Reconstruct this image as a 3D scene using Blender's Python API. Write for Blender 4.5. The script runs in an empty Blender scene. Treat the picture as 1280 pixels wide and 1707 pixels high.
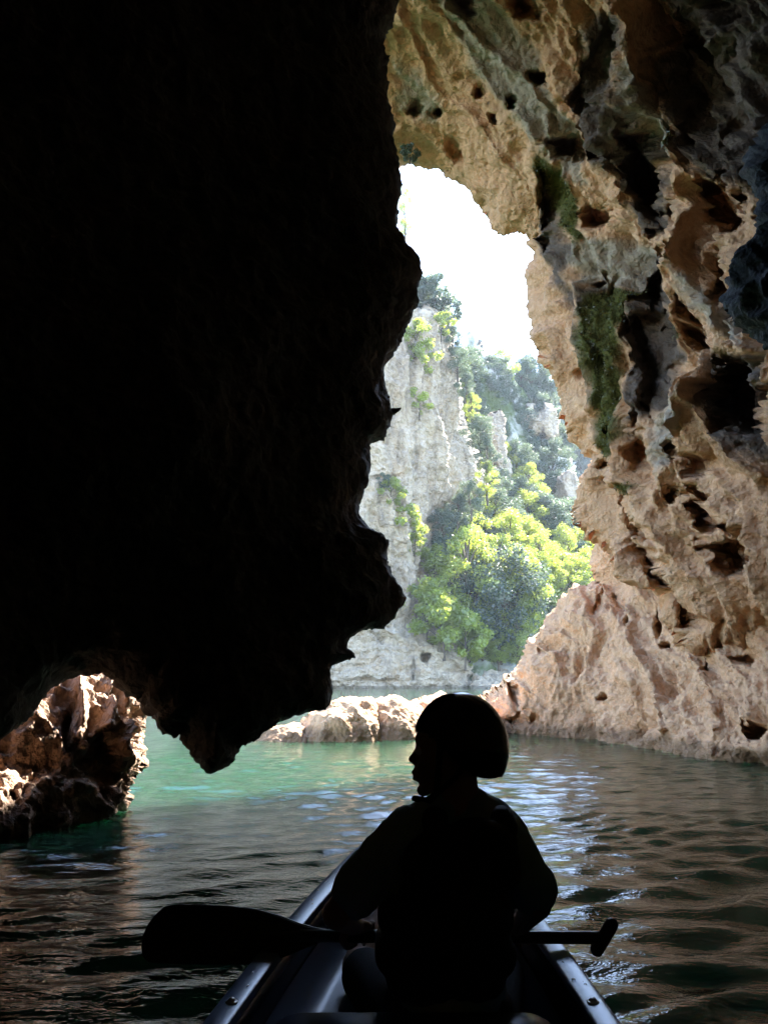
import bpy, bmesh, math, random
import numpy as np
from mathutils import Vector, Matrix

# ------------------------------------------------------------------ camera, sky, sun, exposure
SC = bpy.context.scene
COL = SC.collection
F = 1242.0                      # focal length in photograph pixels (1280 x 1707)
CX, CY = 640.0, 853.5
CAM_H = 1.05
PITCH = math.radians(12.3)
cam_data = bpy.data.cameras.new('camera')
cam_data.sensor_fit = 'VERTICAL'
cam_data.sensor_height = 36.0
cam_data.lens = 18.0 * F / CY
cam_data.clip_start = 0.05
cam_data.clip_end = 3000.0
cam = bpy.data.objects.new('camera', cam_data)
COL.objects.link(cam)
cam.location = (0, 0, CAM_H)
cam.rotation_euler = (math.radians(90) + PITCH, 0, 0)
SC.camera = cam

SUN_AZ = math.radians(33)       # to the right of the viewing direction
SUN_EL = math.radians(42)
world = bpy.data.worlds.new('World')
SC.world = world
world.use_nodes = True
wn = world.node_tree
wn.nodes.clear()
sky = wn.nodes.new('ShaderNodeTexSky')
sky.sky_type = 'NISHITA'
sky.sun_disc = False
sky.sun_elevation = SUN_EL
sky.sun_rotation = SUN_AZ
sky.altitude = 100
sky.dust_density = 0.3
sky.ozone_density = 2.0
bg = wn.nodes.new('ShaderNodeBackground')
bg.inputs['Strength'].default_value = 0.15
wo = wn.nodes.new('ShaderNodeOutputWorld')
wn.links.new(sky.outputs[0], bg.inputs[0])
wn.links.new(bg.outputs[0], wo.inputs[0])

sun_data = bpy.data.lights.new('sun', 'SUN')
sun_data.energy = 4.5
sun_data.angle = math.radians(0.5)
sun_data.color = (1.0, 0.95, 0.87)
sun = bpy.data.objects.new('sun', sun_data)
COL.objects.link(sun)
SUN_DIR = Vector((math.sin(SUN_AZ) * math.cos(SUN_EL), math.cos(SUN_AZ) * math.cos(SUN_EL), math.sin(SUN_EL)))
sun.rotation_euler = SUN_DIR.to_track_quat('Z', 'Y').to_euler()
sun.location = (20, 20, 40)

SC.view_settings.view_transform = 'Standard'
SC.view_settings.look = 'None'
SC.view_settings.exposure = 3.5
SC.view_settings.gamma = 1.0
SC.view_settings.use_curve_mapping = False
SC.render.engine = 'CYCLES'
SC.cycles.use_denoising = True
SC.cycles.diffuse_bounces = 4
SC.cycles.adaptive_threshold = 0.02
SC.cycles.max_bounces = 8
SC.cycles.caustics_reflective = False
SC.cycles.caustics_refractive = False
SC.cycles.sample_clamp_indirect = 6.0

# ------------------------------------------------------------------ helpers
CP, SP = math.cos(PITCH), math.sin(PITCH)

def ray(px, py):
    a = (np.asarray(px, float) - CX) / F
    b = (CY - np.asarray(py, float)) / F
    return np.stack([a, CP - b * SP, SP + b * CP], -1)

def at(px, py, Y):
    """world point at forward distance Y seen at photograph pixel (px, py)"""
    d = ray(px, py)
    s = np.asarray(Y, float) / d[..., 1]
    p = d * s[..., None]
    p[..., 2] += CAM_H
    return p

def vat(px, py, Y):
    return Vector(at(px, py, Y).tolist())

_rs = np.random.RandomState(7)
_PERM = np.tile(_rs.permutation(256), 3).astype(np.int64)
_g = _rs.normal(size=(256, 3))
_GRAD = _g / np.linalg.norm(_g, axis=1)[:, None]
_RND = _rs.rand(256, 3)

def perlin(p):
    i = np.floor(p).astype(np.int64)
    f = p - i
    i &= 255
    u = f * f * f * (f * (f * 6 - 15) + 10)
    def corner(dx, dy, dz):
        h = _PERM[_PERM[_PERM[(i[:, 0] + dx) & 255] + ((i[:, 1] + dy) & 255)] + ((i[:, 2] + dz) & 255)]
        g = _GRAD[h]
        return g[:, 0] * (f[:, 0] - dx) + g[:, 1] * (f[:, 1] - dy) + g[:, 2] * (f[:, 2] - dz)
    x00 = corner(0, 0, 0) * (1 - u[:, 0]) + corner(1, 0, 0) * u[:, 0]
    x10 = corner(0, 1, 0) * (1 - u[:, 0]) + corner(1, 1, 0) * u[:, 0]
    x01 = corner(0, 0, 1) * (1 - u[:, 0]) + corner(1, 0, 1) * u[:, 0]
    x11 = corner(0, 1, 1) * (1 - u[:, 0]) + corner(1, 1, 1) * u[:, 0]
    y0 = x00 * (1 - u[:, 1]) + x10 * u[:, 1]
    y1 = x01 * (1 - u[:, 1]) + x11 * u[:, 1]
    return (y0 * (1 - u[:, 2]) + y1 * u[:, 2]) * 1.6

def fbm(p, oct=4, gain=0.5, lac=2.03):
    s, a = 0.0, 1.0
    for k in range(oct):
        s = s + a * perlin(p + 17.3 * k)
        p = p * lac
        a *= gain
    return s

def ridged(p, oct=4, gain=0.5, lac=2.1):
    s, a = 0.0, 1.0
    for k in range(oct):
        s = s + a * (1 - 2 * np.abs(perlin(p + 9.1 * k)))
        p = p * lac
        a *= gain
    return s

def worley(p):
    """distance to the nearest scattered point, about 0 .. 1"""
    i = np.floor(p).astype(np.int64)
    f = p - i
    best = np.full(len(p), 9.0)
    for dx in (-1, 0, 1):
        for dy in (-1, 0, 1):
            for dz in (-1, 0, 1):
                h = _PERM[_PERM[_PERM[(i[:, 0] + dx) & 255] + ((i[:, 1] + dy) & 255)] + ((i[:, 2] + dz) & 255)]
                q = _RND[h] + np.array([dx, dy, dz]) - f
                best = np.minimum(best, (q * q).sum(1))
    return np.sqrt(best)

def sstep(a, b, x):
    t = np.clip((x - a) / (b - a), 0, 1)
    return t * t * (3 - 2 * t)

def seg_dist(P, poly, closed):
    """distance from each point to a polyline, with the nearest point"""
    best = np.full(len(P), 1e18)
    near = np.zeros_like(P)
    n = len(poly)
    for k in range(n if closed else n - 1):
        a, b = poly[k], poly[(k + 1) % n]
        ab = b - a
        t = np.clip(((P - a) @ ab) / max(ab @ ab, 1e-9), 0, 1)
        q = a + t[:, None] * ab
        d = ((P - q) ** 2).sum(1)
        m = d < best
        best[m] = d[m]
        near[m] = q[m]
    return np.sqrt(best), near

def inside(P, poly):
    c = np.zeros(len(P), bool)
    n = len(poly)
    for k in range(n):
        a, b = poly[k], poly[(k + 1) % n]
        m = (a[1] > P[:, 1]) != (b[1] > P[:, 1])
        xi = a[0] + (P[:, 1] - a[1]) * (b[0] - a[0]) / (b[1] - a[1] if b[1] != a[1] else 1e-9)
        c ^= m & (P[:, 0] < xi)
    return c

class TPS:
    def __init__(self, pts, smooth=0.02):
        c = np.array(pts, float)
        self.c = c[:, :2] / 500.0
        n = len(c)
        K = self.k(self.c, self.c) + smooth * np.eye(n)
        Pm = np.hstack([np.ones((n, 1)), self.c])
        A = np.block([[K, Pm], [Pm.T, np.zeros((3, 3))]])
        self.w = np.linalg.solve(A, np.concatenate([c[:, 2], np.zeros(3)]))
    @staticmethod
    def k(a, b):
        r2 = ((a[:, None] - b[None]) ** 2).sum(2)
        return 0.5 * r2 * np.log(r2 + 1e-12)
    def __call__(self, P):
        q = P / 500.0
        return self.k(q, self.c) @ self.w[:len(self.c)] + self.w[-3] + q @ self.w[-2:]

def mesh_np(name, V, Q, mat=None, smooth=True, attrs=None):
    """mesh from arrays: V (n,3), Q list of index arrays of one width (n,3) or (n,4)"""
    V = np.ascontiguousarray(V, dtype=np.float32)
    Q = np.ascontiguousarray(Q, dtype=np.int32)
    me = bpy.data.meshes.new(name)
    me.vertices.add(len(V))
    me.vertices.foreach_set('co', V.ravel())
    w = Q.shape[1]
    me.loops.add(Q.size)
    me.loops.foreach_set('vertex_index', Q.ravel())
    me.polygons.add(len(Q))
    me.polygons.foreach_set('loop_start', np.arange(0, Q.size, w, dtype=np.int32))
    me.update(calc_edges=True)
    if smooth:
        me.polygons.foreach_set('use_smooth', np.ones(len(Q), bool))
    if attrs:
        for k, v in attrs.items():
            a = me.attributes.new(k, 'FLOAT', 'POINT')
            a.data.foreach_set('value', np.ascontiguousarray(v, dtype=np.float32))
    if mat:
        me.materials.append(mat)
    return me

def link(name, me, parent=None, label=None, cat=None, group=None, kind=None):
    o = bpy.data.objects.new(name, me)
    COL.objects.link(o)
    if parent is not None:
        o.parent = parent
    if label: o['label'] = label
    if cat: o['category'] = cat
    if group: o['group'] = group
    if kind: o['kind'] = kind
    return o

def empty(name, loc, label=None, cat=None, group=None):
    o = link(name, None, None, label, cat, group)
    o.location = loc
    return o

def to_base(o):
    """put a mesh object's origin at the base of its bounds"""
    me = o.data
    n = len(me.vertices)
    v = np.empty(n * 3, np.float32)
    me.vertices.foreach_get('co', v)
    v = v.reshape(-1, 3)
    b = np.array([(v[:, 0].min() + v[:, 0].max()) / 2, (v[:, 1].min() + v[:, 1].max()) / 2, v[:, 2].min()], np.float32)
    me.vertices.foreach_set('co', (v - b).ravel())
    o.location = b.tolist()
    me.update()

def vnormals(V, Q):
    n = np.zeros_like(V)
    fn = np.cross(V[Q[:, 2]] - V[Q[:, 0]], V[Q[:, 3]] - V[Q[:, 1]])
    for k in range(4):
        for c in range(3):
            n[:, c] += np.bincount(Q[:, k], fn[:, c], len(V))
    return n / np.maximum(np.linalg.norm(n, axis=1), 1e-12)[:, None]

def rock_mass(poly, ctrl, step, R, k=1.0, back='band', pits=(), ridges=(), noise=None, masks=None, hs=1.0):
    """A rounded rock body. poly: outline as seen in the photograph, ctrl: (px, py, Y) depths of its near face.
    The face curls back over radius R at its outline and returns behind, so it is a solid with thickness."""
    poly = np.array(poly, float)
    lo, hi = poly.min(0), poly.max(0)
    xs = np.arange(lo[0] - step, hi[0] + 2 * step, step)
    ys = np.arange(lo[1] - step, hi[1] + 2 * step, step)
    nx, ny = len(xs), len(ys)
    gx, gy = np.meshgrid(xs, ys)
    P = np.stack([gx.ravel(), gy.ravel()], 1)
    d, near = seg_dist(P, poly, True)
    ins = inside(P, poly)
    d = np.where(ins, d, -d)
    keep = d > -0.95 * step
    snap = keep & (d < 0.25 * step)
    P[snap] = near[snap]
    d = np.where(snap, 0, d)
    tps = TPS(ctrl)
    Y = np.zeros(len(P))
    Y[keep] = tps(P[keep])
    Y = np.maximum(Y, 1.0)
    t = np.clip(np.maximum(d, 0) * (Y / F) / R, 0, 1)
    prof = np.sqrt(np.maximum(0, 1 - (1 - t) ** 2))
    Yf = Y + R * k * (1 - prof)
    Yb = Y + R * k * (1 + prof)
    edge = sstep(0, 14, d)
    Y0 = Yf.copy()
    for (cx, cy, rx, ry, ang, dep) in pits:
        a = math.radians(ang)
        dx, dy = P[:, 0] - cx, P[:, 1] - cy
        u = (dx * math.cos(a) + dy * math.sin(a)) / rx
        v = (-dx * math.sin(a) + dy * math.cos(a)) / ry
        m = (np.abs(u) < 1.6) & (np.abs(v) < 1.6) & keep
        if not m.any(): continue
        q = np.stack([P[m, 0] / (0.5 * rx + 9), P[m, 1] / (0.5 * ry + 9), np.full(m.sum(), cx)], 1)
        r = np.sqrt(u[m] ** 2 + v[m] ** 2) + 0.55 * perlin(q) + 0.22 * perlin(q * 2.3) + 0.10 * perlin(q * 5.1)
        r += 0.25 * v[m]                                   # floors shelve, roofs overhang
        lo_, hi_ = (0.40, 1.12) if dep > 0.85 else (0.15, 1.15)
        Yf[m] += dep * sstep(hi_, lo_, r) * edge[m]
    for (pl, w, h) in ridges:
        h = math.copysign(min(abs(h), 0.020 * w * hs), h) if h > 0 else h
        pl = np.array(pl, float)
        m = (P[:, 0] > pl[:, 0].min() - 3 * w) & (P[:, 0] < pl[:, 0].max() + 3 * w) & (P[:, 1] > pl[:, 1].min() - 3 * w) & (P[:, 1] < pl[:, 1].max() + 3 * w) & keep
        if not m.any(): continue
        q = P[m]
        q = q + 0.45 * w * np.stack([perlin(np.c_[q / (2.2 * w), np.full(len(q), 3.1)]), perlin(np.c_[q / (2.2 * w), np.full(len(q), 8.7)])], 1)
        dd, _ = seg_dist(q, pl, False)
        Yf[m] -= h * np.exp(-np.sqrt((dd / w) ** 2 + 0.05) * 1.25 + 0.28) * (0.9 + 0.3 * perlin(np.c_[P[m] / (5 * w), np.full(len(q), 5.5)]))
    front = -np.ones(len(P), np.int64)
    front[keep] = np.arange(keep.sum())
    bidx = front.copy()
    bk = keep & (d > 0)
    if back == 'band':
        bk &= t < 1
    bidx[keep & ~bk & (d > 0)] = -1
    bidx[bk] = keep.sum() + np.arange(bk.sum())
    V = np.concatenate([at(P[keep, 0], P[keep, 1], Yf[keep]), at(P[bk, 0], P[bk, 1], Yb[bk])])
    VB = np.concatenate([at(P[keep, 0], P[keep, 1], Y0[keep]), at(P[bk, 0], P[bk, 1], Yb[bk])])
    I = np.arange(nx * ny).reshape(ny, nx)
    q = np.stack([I[:-1, :-1].ravel(), I[1:, :-1].ravel(), I[1:, 1:].ravel(), I[:-1, 1:].ravel()], 1)
    qf = front[q]
    qf = qf[(qf >= 0).all(1)]
    qb = bidx[q]
    ok = (qb >= 0).all(1) & (d[q] > 0).any(1)
    qb = qb[ok][:, ::-1]
    Q = np.concatenate([qf, qb])
    PX = np.concatenate([P[keep], P[bk]])
    used = np.zeros(len(V), bool)
    used[Q.ravel()] = True
    mp = np.cumsum(used) - 1
    V, VB, Q, PX = V[used], VB[used], mp[Q], PX[used]
    isf = np.concatenate([np.ones(keep.sum(), bool), np.zeros(bk.sum(), bool)])[used]
    if noise is not None:
        N = vnormals(VB, Q)
        nz = noise(V, PX)
        V = V + N * (nz - 0.7 * nz.mean())[:, None]
    attrs = {}
    for nm, polys in (masks or {}).items():
        a = np.zeros(len(V))
        for (pl, soft) in polys:
            pl = np.array(pl, float)
            dd, _ = seg_dist(PX, pl, True)
            dd = np.where(inside(PX, pl), dd, -dd)
            a = np.maximum(a, sstep(-soft, soft, dd + soft * 0.9 * fbm(np.c_[PX / 22.0, np.full(len(PX), 1.7)], 3)))
        attrs[nm] = a * isf
    return V, Q, PX, attrs

# ------------------------------------------------------------------ materials
def new_mat(name):
    m = bpy.data.materials.new(name)
    m.use_nodes = True
    nt = m.node_tree
    b = nt.nodes['Principled BSDF']
    return m, nt, b

def nd(nt, typ, **kw):
    n = nt.nodes.new(typ)
    for k, v in kw.items():
        if k in n.inputs.keys(): n.inputs[k].default_value = v
        else: setattr(n, k, v)
    return n

def noise_node(nt, vec, scale, detail=4, rough=0.55, dist=0.0):
    n = nd(nt, 'ShaderNodeTexNoise')
    n.inputs['Scale'].default_value = scale
    n.inputs['Detail'].default_value = detail
    n.inputs['Roughness'].default_value = rough
    n.inputs['Distortion'].default_value = dist
    nt.links.new(vec, n.inputs['Vector'])
    return n.outputs['Fac']

def ramp(nt, fac, stops):
    r = nd(nt, 'ShaderNodeValToRGB')
    e = r.color_ramp.elements
    while len(e) < len(stops): e.new(0.5)
    for el, (p, c) in zip(e, stops):
        el.position = p
        el.color = (c[0], c[1], c[2], 1) if not isinstance(c, (int, float)) else (c, c, c, 1)
    nt.links.new(fac, r.inputs['Fac'])
    return r.outputs['Color']

def mix(nt, fac, a, b, mode='MIX'):
    n = nd(nt, 'ShaderNodeMix', data_type='RGBA', blend_type=mode)
    for s, v in ((0, fac), (6, a), (7, b)):
        if hasattr(v, 'is_linked') or hasattr(v, 'links'): nt.links.new(v, n.inputs[s])
        elif isinstance(v, (int, float)): n.inputs[s].default_value = v
        else: n.inputs[s].default_value = (v[0], v[1], v[2], 1)
    return n.outputs[2]

def pos_vec(nt, scale=(1, 1, 1)):
    g = nd(nt, 'ShaderNodeNewGeometry')
    mp = nd(nt, 'ShaderNodeMapping')
    mp.inputs['Scale'].default_value = scale
    nt.links.new(g.outputs['Position'], mp.inputs['Vector'])
    return mp.outputs['Vector'], g

def attr(nt, name):
    a = nd(nt, 'ShaderNodeAttribute')
    a.attribute_name = name
    return a.outputs['Fac']

def bump(nt, b, h, strength, dist, prev=None):
    n = nd(nt, 'ShaderNodeBump')
    n.inputs['Strength'].default_value = strength
    n.inputs['Distance'].default_value = dist
    nt.links.new(h, n.inputs['Height'])
    if prev is not None: nt.links.new(prev, n.inputs['Normal'])
    nt.links.new(n.outputs['Normal'], b.inputs['Normal'])
    return n.outputs['Normal']

def rock_mat(name, dark, mid, pale, rust, s=1.0, moss=False, stain=0.5, wet=True, streak=None, bs=1.0, rough=0.85):
    m, nt, b = new_mat(name)
    v, g = pos_vec(nt)
    c = ramp(nt, noise_node(nt, v, 0.55 * s, 4, 0.62, 0.6), [(0.3, dark), (0.45, mid), (0.62, mid), (0.75, pale)])
    c = mix(nt, ramp(nt, noise_node(nt, v, 1.3 * s, 3, 0.6, 0.8), [(0.56, 0.0), (0.72, 0.75)]), c, rust)
    c = mix(nt, ramp(nt, noise_node(nt, v, 4.0 * s, 4, 0.65), [(0.5, 0.0), (0.72, stain)]), c, [x * 0.45 for x in mid])
    c = mix(nt, ramp(nt, noise_node(nt, v, 14 * s, 2, 0.7), [(0.45, 0.0), (0.75, 0.5)]), c, pale)
    if streak:
        v2, _ = pos_vec(nt, (1, 1, 0.09))
        c = mix(nt, ramp(nt, noise_node(nt, v2, streak[0], 5, 0.6, 0.4), [(0.48, 0.0), (0.68, streak[1])]), c, streak[2])
    if moss:
        c = mix(nt, attr(nt, 'grey'), c, mix(nt, noise_node(nt, v, 3.0, 5), (0.20, 0.15, 0.10), (0.38, 0.30, 0.215)))
        c = mix(nt, attr(nt, 'varnish_shade'), c, mix(nt, noise_node(nt, v, 2.0, 4), (0.05, 0.034, 0.024), (0.13, 0.088, 0.06)))  # dark varnish, plus shade painted into recesses and the upper right
        c = mix(nt, attr(nt, 'moss'), c, mix(nt, noise_node(nt, v, 9, 4), (0.030, 0.028, 0.006), (0.090, 0.085, 0.014)))
    if wet:
        sx = nd(nt, 'ShaderNodeSeparateXYZ')
        nt.links.new(g.outputs['Position'], sx.inputs[0])
        mm = nd(nt, 'ShaderNodeMath', operation='MULTIPLY_ADD')
        nt.links.new(noise_node(nt, v, 2.5, 3), mm.inputs[0])
        mm.inputs[1].default_value = -0.3
        nt.links.new(sx.outputs[2], mm.inputs[2])
        w = ramp(nt, mm.outputs[0], [(0.0, 0.75), (0.10, 0.0)])
        c = mix(nt, w, c, [x * 0.3 for x in mid])
    nt.links.new(c, b.inputs['Base Color'])
    b.inputs['Roughness'].default_value = rough
    b.inputs['Specular IOR Level'].default_value = 0.25
    h1 = noise_node(nt, v, 5 * s, 5, 0.68)
    n1 = bump(nt, b, h1, 0.9, 0.10 * bs / s)
    vo = nd(nt, 'ShaderNodeTexVoronoi')
    vo.inputs['Scale'].default_value = 11 * s
    vm = nd(nt, 'ShaderNodeVectorMath', operation='ADD')
    nz = nd(nt, 'ShaderNodeTexNoise'); nz.inputs['Scale'].default_value = 6 * s
    nt.links.new(v, nz.inputs['Vector'])
    sc = nd(nt, 'ShaderNodeVectorMath', operation='SCALE'); sc.inputs['Scale'].default_value = 0.25 / s
    nt.links.new(nz.outputs['Color'], sc.inputs[0])
    nt.links.new(v, vm.inputs[0]); nt.links.new(sc.outputs[0], vm.inputs[1])
    nt.links.new(vm.outputs[0], vo.inputs['Vector'])
    bump(nt, b, vo.outputs['Distance'], 0.55, 0.05 * bs / s, n1)
    return m

def plain_mat(name, col, rough=0.5, spec=0.5, var=0.15, vs=8, bumps=0.0, metal=0.0, bsc=60):
    m, nt, b = new_mat(name)
    v, _ = pos_vec(nt)
    c = mix(nt, noise_node(nt, v, vs, 4), [x * (1 - var) for x in col], [min(1, x * (1 + var)) for x in col])
    nt.links.new(c, b.inputs['Base Color'])
    b.inputs['Roughness'].default_value = rough
    b.inputs['Specular IOR Level'].default_value = spec
    b.inputs['Metallic'].default_value = metal
    if bumps: bump(nt, b, noise_node(nt, v, bsc, 4), bumps, 0.004)
    return m

# ------------------------------------------------------------------ rock materials
M_ROCK = rock_mat('tan_limestone', (0.28, 0.142, 0.068), (0.48, 0.265, 0.138), (0.60, 0.388, 0.230), (0.38, 0.165, 0.06), 1.0, moss=True)
M_PROM = rock_mat('warm_limestone', (0.38, 0.208, 0.108), (0.54, 0.312, 0.170), (0.64, 0.425, 0.265), (0.43, 0.205, 0.09), 1.0, stain=0.35)
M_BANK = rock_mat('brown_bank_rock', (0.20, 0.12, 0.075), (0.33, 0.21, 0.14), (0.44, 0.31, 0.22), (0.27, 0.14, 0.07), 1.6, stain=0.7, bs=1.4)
M_SHADE = rock_mat('shade_dark_rock', (0.028, 0.023, 0.019), (0.045, 0.037, 0.03), (0.07, 0.058, 0.047), (0.045, 0.03, 0.02), 1.0, wet=False)  # near-black colour carries the shade on the curtain's inner side
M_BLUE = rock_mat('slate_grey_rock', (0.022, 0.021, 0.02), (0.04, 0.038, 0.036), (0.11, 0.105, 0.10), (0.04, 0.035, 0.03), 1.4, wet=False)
M_CLIFF = rock_mat('pale_cliff_limestone', (0.25, 0.185, 0.125), (0.38, 0.295, 0.21), (0.50, 0.43, 0.35), (0.36, 0.24, 0.14), 0.22, streak=(0.9, 0.85, (0.15, 0.115, 0.085)), bs=1.6)

# ------------------------------------------------------------------ right cave wall with the arch of the mouth
FLOW_Y = [-520, 0, 200, 385, 500, 720, 830, 1040, 1280, 1500]
FLOW_X = [-420, 0, 140, 240, 300, 335, 395, 490, 560, 610]       # the folds of the wall run along these curves
def wall_noise(P, PX):
    q = P
    u = (PX[:, 0] - np.interp(PX[:, 1], FLOW_Y, FLOW_X)) * 0.0088
    v = PX[:, 1] * 0.0088
    w3 = P[:, 1] * 0.15
    warp = np.stack([fbm(q * 0.7 + 3, 2), fbm(q * 0.7 + 31, 2), 0 * u], 1)
    qf = np.stack([u, v * 0.28, w3], 1)
    qm = np.stack([u, v * 0.5, w3], 1)
    soff = sstep(440, 300, PX[:, 1]) * sstep(1000, 860, PX[:, 0])      # smoother soffit of the arch
    r = 1 - 0.6 * soff
    n = 0.28 * fbm(q * 0.45, 3) * (1 - 0.4 * soff)
    n += r * 0.30 * ridged(qf * 0.95 + 0.30 * warp, 3, 0.5)
    n += (1 - 0.45 * soff) * 0.14 * ridged(qf * 2.6 + 0.5 * warp + 7, 3, 0.55)
    wp = worley(qm * 1.25 + 0.35 * warp + 50)
    n -= r * 0.42 * sstep(0.42, 0.16, wp) * sstep(-0.05, 0.25, fbm(q * 0.6 + 60, 2))
    wq = worley(qm * 3.3 + 0.6 * warp + 20)
    n -= (1 - 0.3 * soff) * 0.15 * sstep(0.40, 0.12, wq) * sstep(-0.15, 0.25, fbm(q * 1.1 + 40, 2))
    n += 0.055 * (np.clip(worley(q * 6.0 + 0.9 * warp), 0, 1) - 0.5) * r + 0.035 * ridged(q * 5.0, 3, 0.6)
    return n

wall_poly = [(430, -520), (430, 255), (560, 275), (660, 283), (672, 283), (700, 292), (720, 303), (735, 314), (770, 317), (790, 335), (815, 350),
             (835, 367), (870, 378), (893, 386), (902, 396), (903, 430), (901, 455), (906, 480), (908, 520), (914, 555), (916, 580), (910, 600),
             (922, 628), (938, 645), (946, 658), (950, 690), (965, 712), (972, 740), (984, 765), (988, 785), (996, 805), (1008, 826), (1020, 850),
             (1034, 874), (1050, 902), (1062, 930), (1085, 965), (1104, 990), (1140, 1040), (1162, 1078), (1205, 1062), (1260, 1050), (1330, 1045),
             (1680, 1050), (1680, -520)]
wall_ctrl = [(905, 390, 12.7), (905, 600, 12.3), (985, 760, 12.2), (990, 860, 12.1), (1100, 980, 11.0), (1200, 1040, 9.9), (1300, 1030, 8.8),
             (1600, 1000, 6.0), (1100, 700, 10.6), (1100, 400, 10.4), (1280, 700, 8.7), (1280, 400, 8.4), (1280, 50, 8.0), (1600, 400, 5.8),
             (1600, 0, 5.7), (1000, 100, 9.9), (850, 200, 11.4), (680, 285, 13.3), (750, 150, 11.6), (670, 0, 10.2), (670, -300, 7.4),
             (1000, -300, 7.2), (1600, -300, 5.2), (450, 0, 10.4), (450, 250, 13.4), (900, 300, 11.7), (450, -300, 7.4)]
wall_pits = [(995, 365, 20, 22, 0, 0.7), (1080, 312, 30, 80, -8, 0.95), (1078, 470, 26, 55, 8, 1.0), (1084, 600, 30, 95, -4, 0.9),
             (1252, 672, 85, 62, 40, 1.1), (1149, 567, 14, 20, 0, 0.6), (1160, 528, 12, 26, -20, 0.5), (992, 474, 7, 11, 0, 0.4),
             (1139, 755, 17, 20, 0, 0.6), (1078, 742, 14, 44, -5, 0.6), (1033, 722, 10, 13, 20, 0.5), (960, 625, 11, 14, 0, 0.25),
             (932, 330, 22, 52, -18, 0.6), (933, 410, 13, 24, 0, 0.4), (947, 250, 36, 24, 10, 0.8), (1000, 125, 36, 120, 6, 0.5),
             (1207, 358, 56, 46, 20, 0.9), (829, 196, 8, 12, -30, 0.35), (856, 172, 9, 13, -30, 0.4), (800, 156, 9, 12, -20, 0.35),
             (724, 193, 9, 13, 0, 0.4), (693, 184, 12, 15, 0, 0.35), (748, 262, 12, 30, -20, 0.25), (771, 12, 24, 18, 30, 0.4),
             (895, 132, 26, 12, 10, 0.5), (1245, 932, 50, 38, 10, 0.95), (1196, 860, 22, 36, -10, 0.8), (1150, 830, 24, 16, 0, 0.5),
             (1190, 150, 70, 130, -10, 0.4), (1010, 255, 20, 14, 0, 0.5), (1015, 480, 14, 24, 0, 0.35), (1190, 780, 30, 20, 0, 0.5),
             (1025, 800, 14, 11, 0, 0.4), (1050, 830, 12, 16, 0, 0.4), (1010, 775, 9, 9, 0, 0.3), (1215, 470, 22, 50, 20, 0.7),
             (1098, 890, 12, 30, -30, 0.5), (870, 20, 36, 22, 30, 0.5)]
wall_ridges = [([(665, 25), (690, 90), (712, 140), (735, 170), (770, 185), (800, 205)], 9, 0.22),
               ([(700, 0), (760, 70), (815, 140), (880, 200), (910, 250), (940, 290), (958, 318)], 12, 0.40),
               ([(740, 10), (800, 80), (870, 125), (905, 175), (918, 220)], 10, 0.35),
               ([(800, 210), (855, 290), (885, 340), (903, 385)], 9, 0.25),
               ([(1035, 0), (1050, 90), (1070, 190), (1112, 262)], 34, 0.9),
               ([(1128, 285), (1190, 310), (1262, 345)], 14, 0.5),
               ([(962, 400), (967, 500), (987, 620), (1003, 720)], 15, 0.30),
               ([(1020, 230), (1030, 300), (1038, 390), (1050, 410), (1108, 410)], 11, 0.40),
               ([(1110, 400), (1122, 470), (1110, 560), (1112, 640), (1142, 700)], 22, 0.5),
               ([(1122, 300), (1132, 370), (1125, 420)], 18, 0.5),
               ([(1132, 430), (1180, 500), (1230, 570), (1290, 590)], 30, 0.6),
               ([(1165, 600), (1160, 680), (1150, 740), (1112, 800)], 22, 0.5),
               ([(1170, 640), (1200, 720), (1280, 790)], 16, 0.4),
               ([(1104, 800), (1112, 850), (1122, 897), (1133, 936), (1172, 967)], 10, 0.55),
               ([(1000, 740), (1005, 790), (1060, 800)], 9, 0.25),
               ([(1020, 860), (1070, 930), (1110, 985), (1160, 1060)], 12, 0.35),
               ([(1061, 825), (1077, 897), (1120, 948), (1155, 1038)], 6, -0.7)]
moss_polys = [([(900, 258), (925, 275), (948, 296), (966, 318), (975, 360), (974, 402), (960, 408), (953, 360), (940, 330), (915, 300), (894, 276)], 5),
              ([(985, 492), (1020, 484), (1054, 486), (1052, 515), (1036, 540), (1032, 600), (1040, 690), (1056, 722), (1040, 762), (1015, 772), (1000, 740),
                (990, 680), (985, 640), (972, 590), (966, 555), (975, 525)], 7),
              ([(1090, 195), (1110, 200), (1124, 240), (1108, 252)], 6), ([(1106, 520), (1124, 524), (1118, 562), (1106, 556)], 4),
              ([(1060, 805), (1085, 808), (1080, 824), (1062, 822)], 3), ([(1010, 480), (1052, 478), (1056, 505), (1020, 520)], 4)]
varnish_shade_polys = [([(975, 30), (1030, 20), (1045, 130), (1080, 230), (1108, 270), (1105, 380), (1060, 390), (1040, 300), (990, 250), (965, 150)], 12),
                 ([(905, 285), (940, 310), (955, 400), (960, 520), (985, 640), (1000, 730), (980, 640), (955, 520), (920, 420)], 8),
                 ([(1050, 420), (1095, 420), (1112, 560), (1112, 690), (1060, 700), (1045, 560)], 10),
                 ([(1120, -100), (1500, -100), (1500, 300), (1250, 330), (1150, 280), (1100, 140)], 25),  # upper right: shade away from the mouth, painted as darker rock
                 ([(1165, 590), (1320, 600), (1320, 770), (1230, 740), (1180, 660)], 12),
                 ([(966, 480), (1000, 480), (1000, 620), (1010, 700), (985, 650)], 8)]
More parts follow.
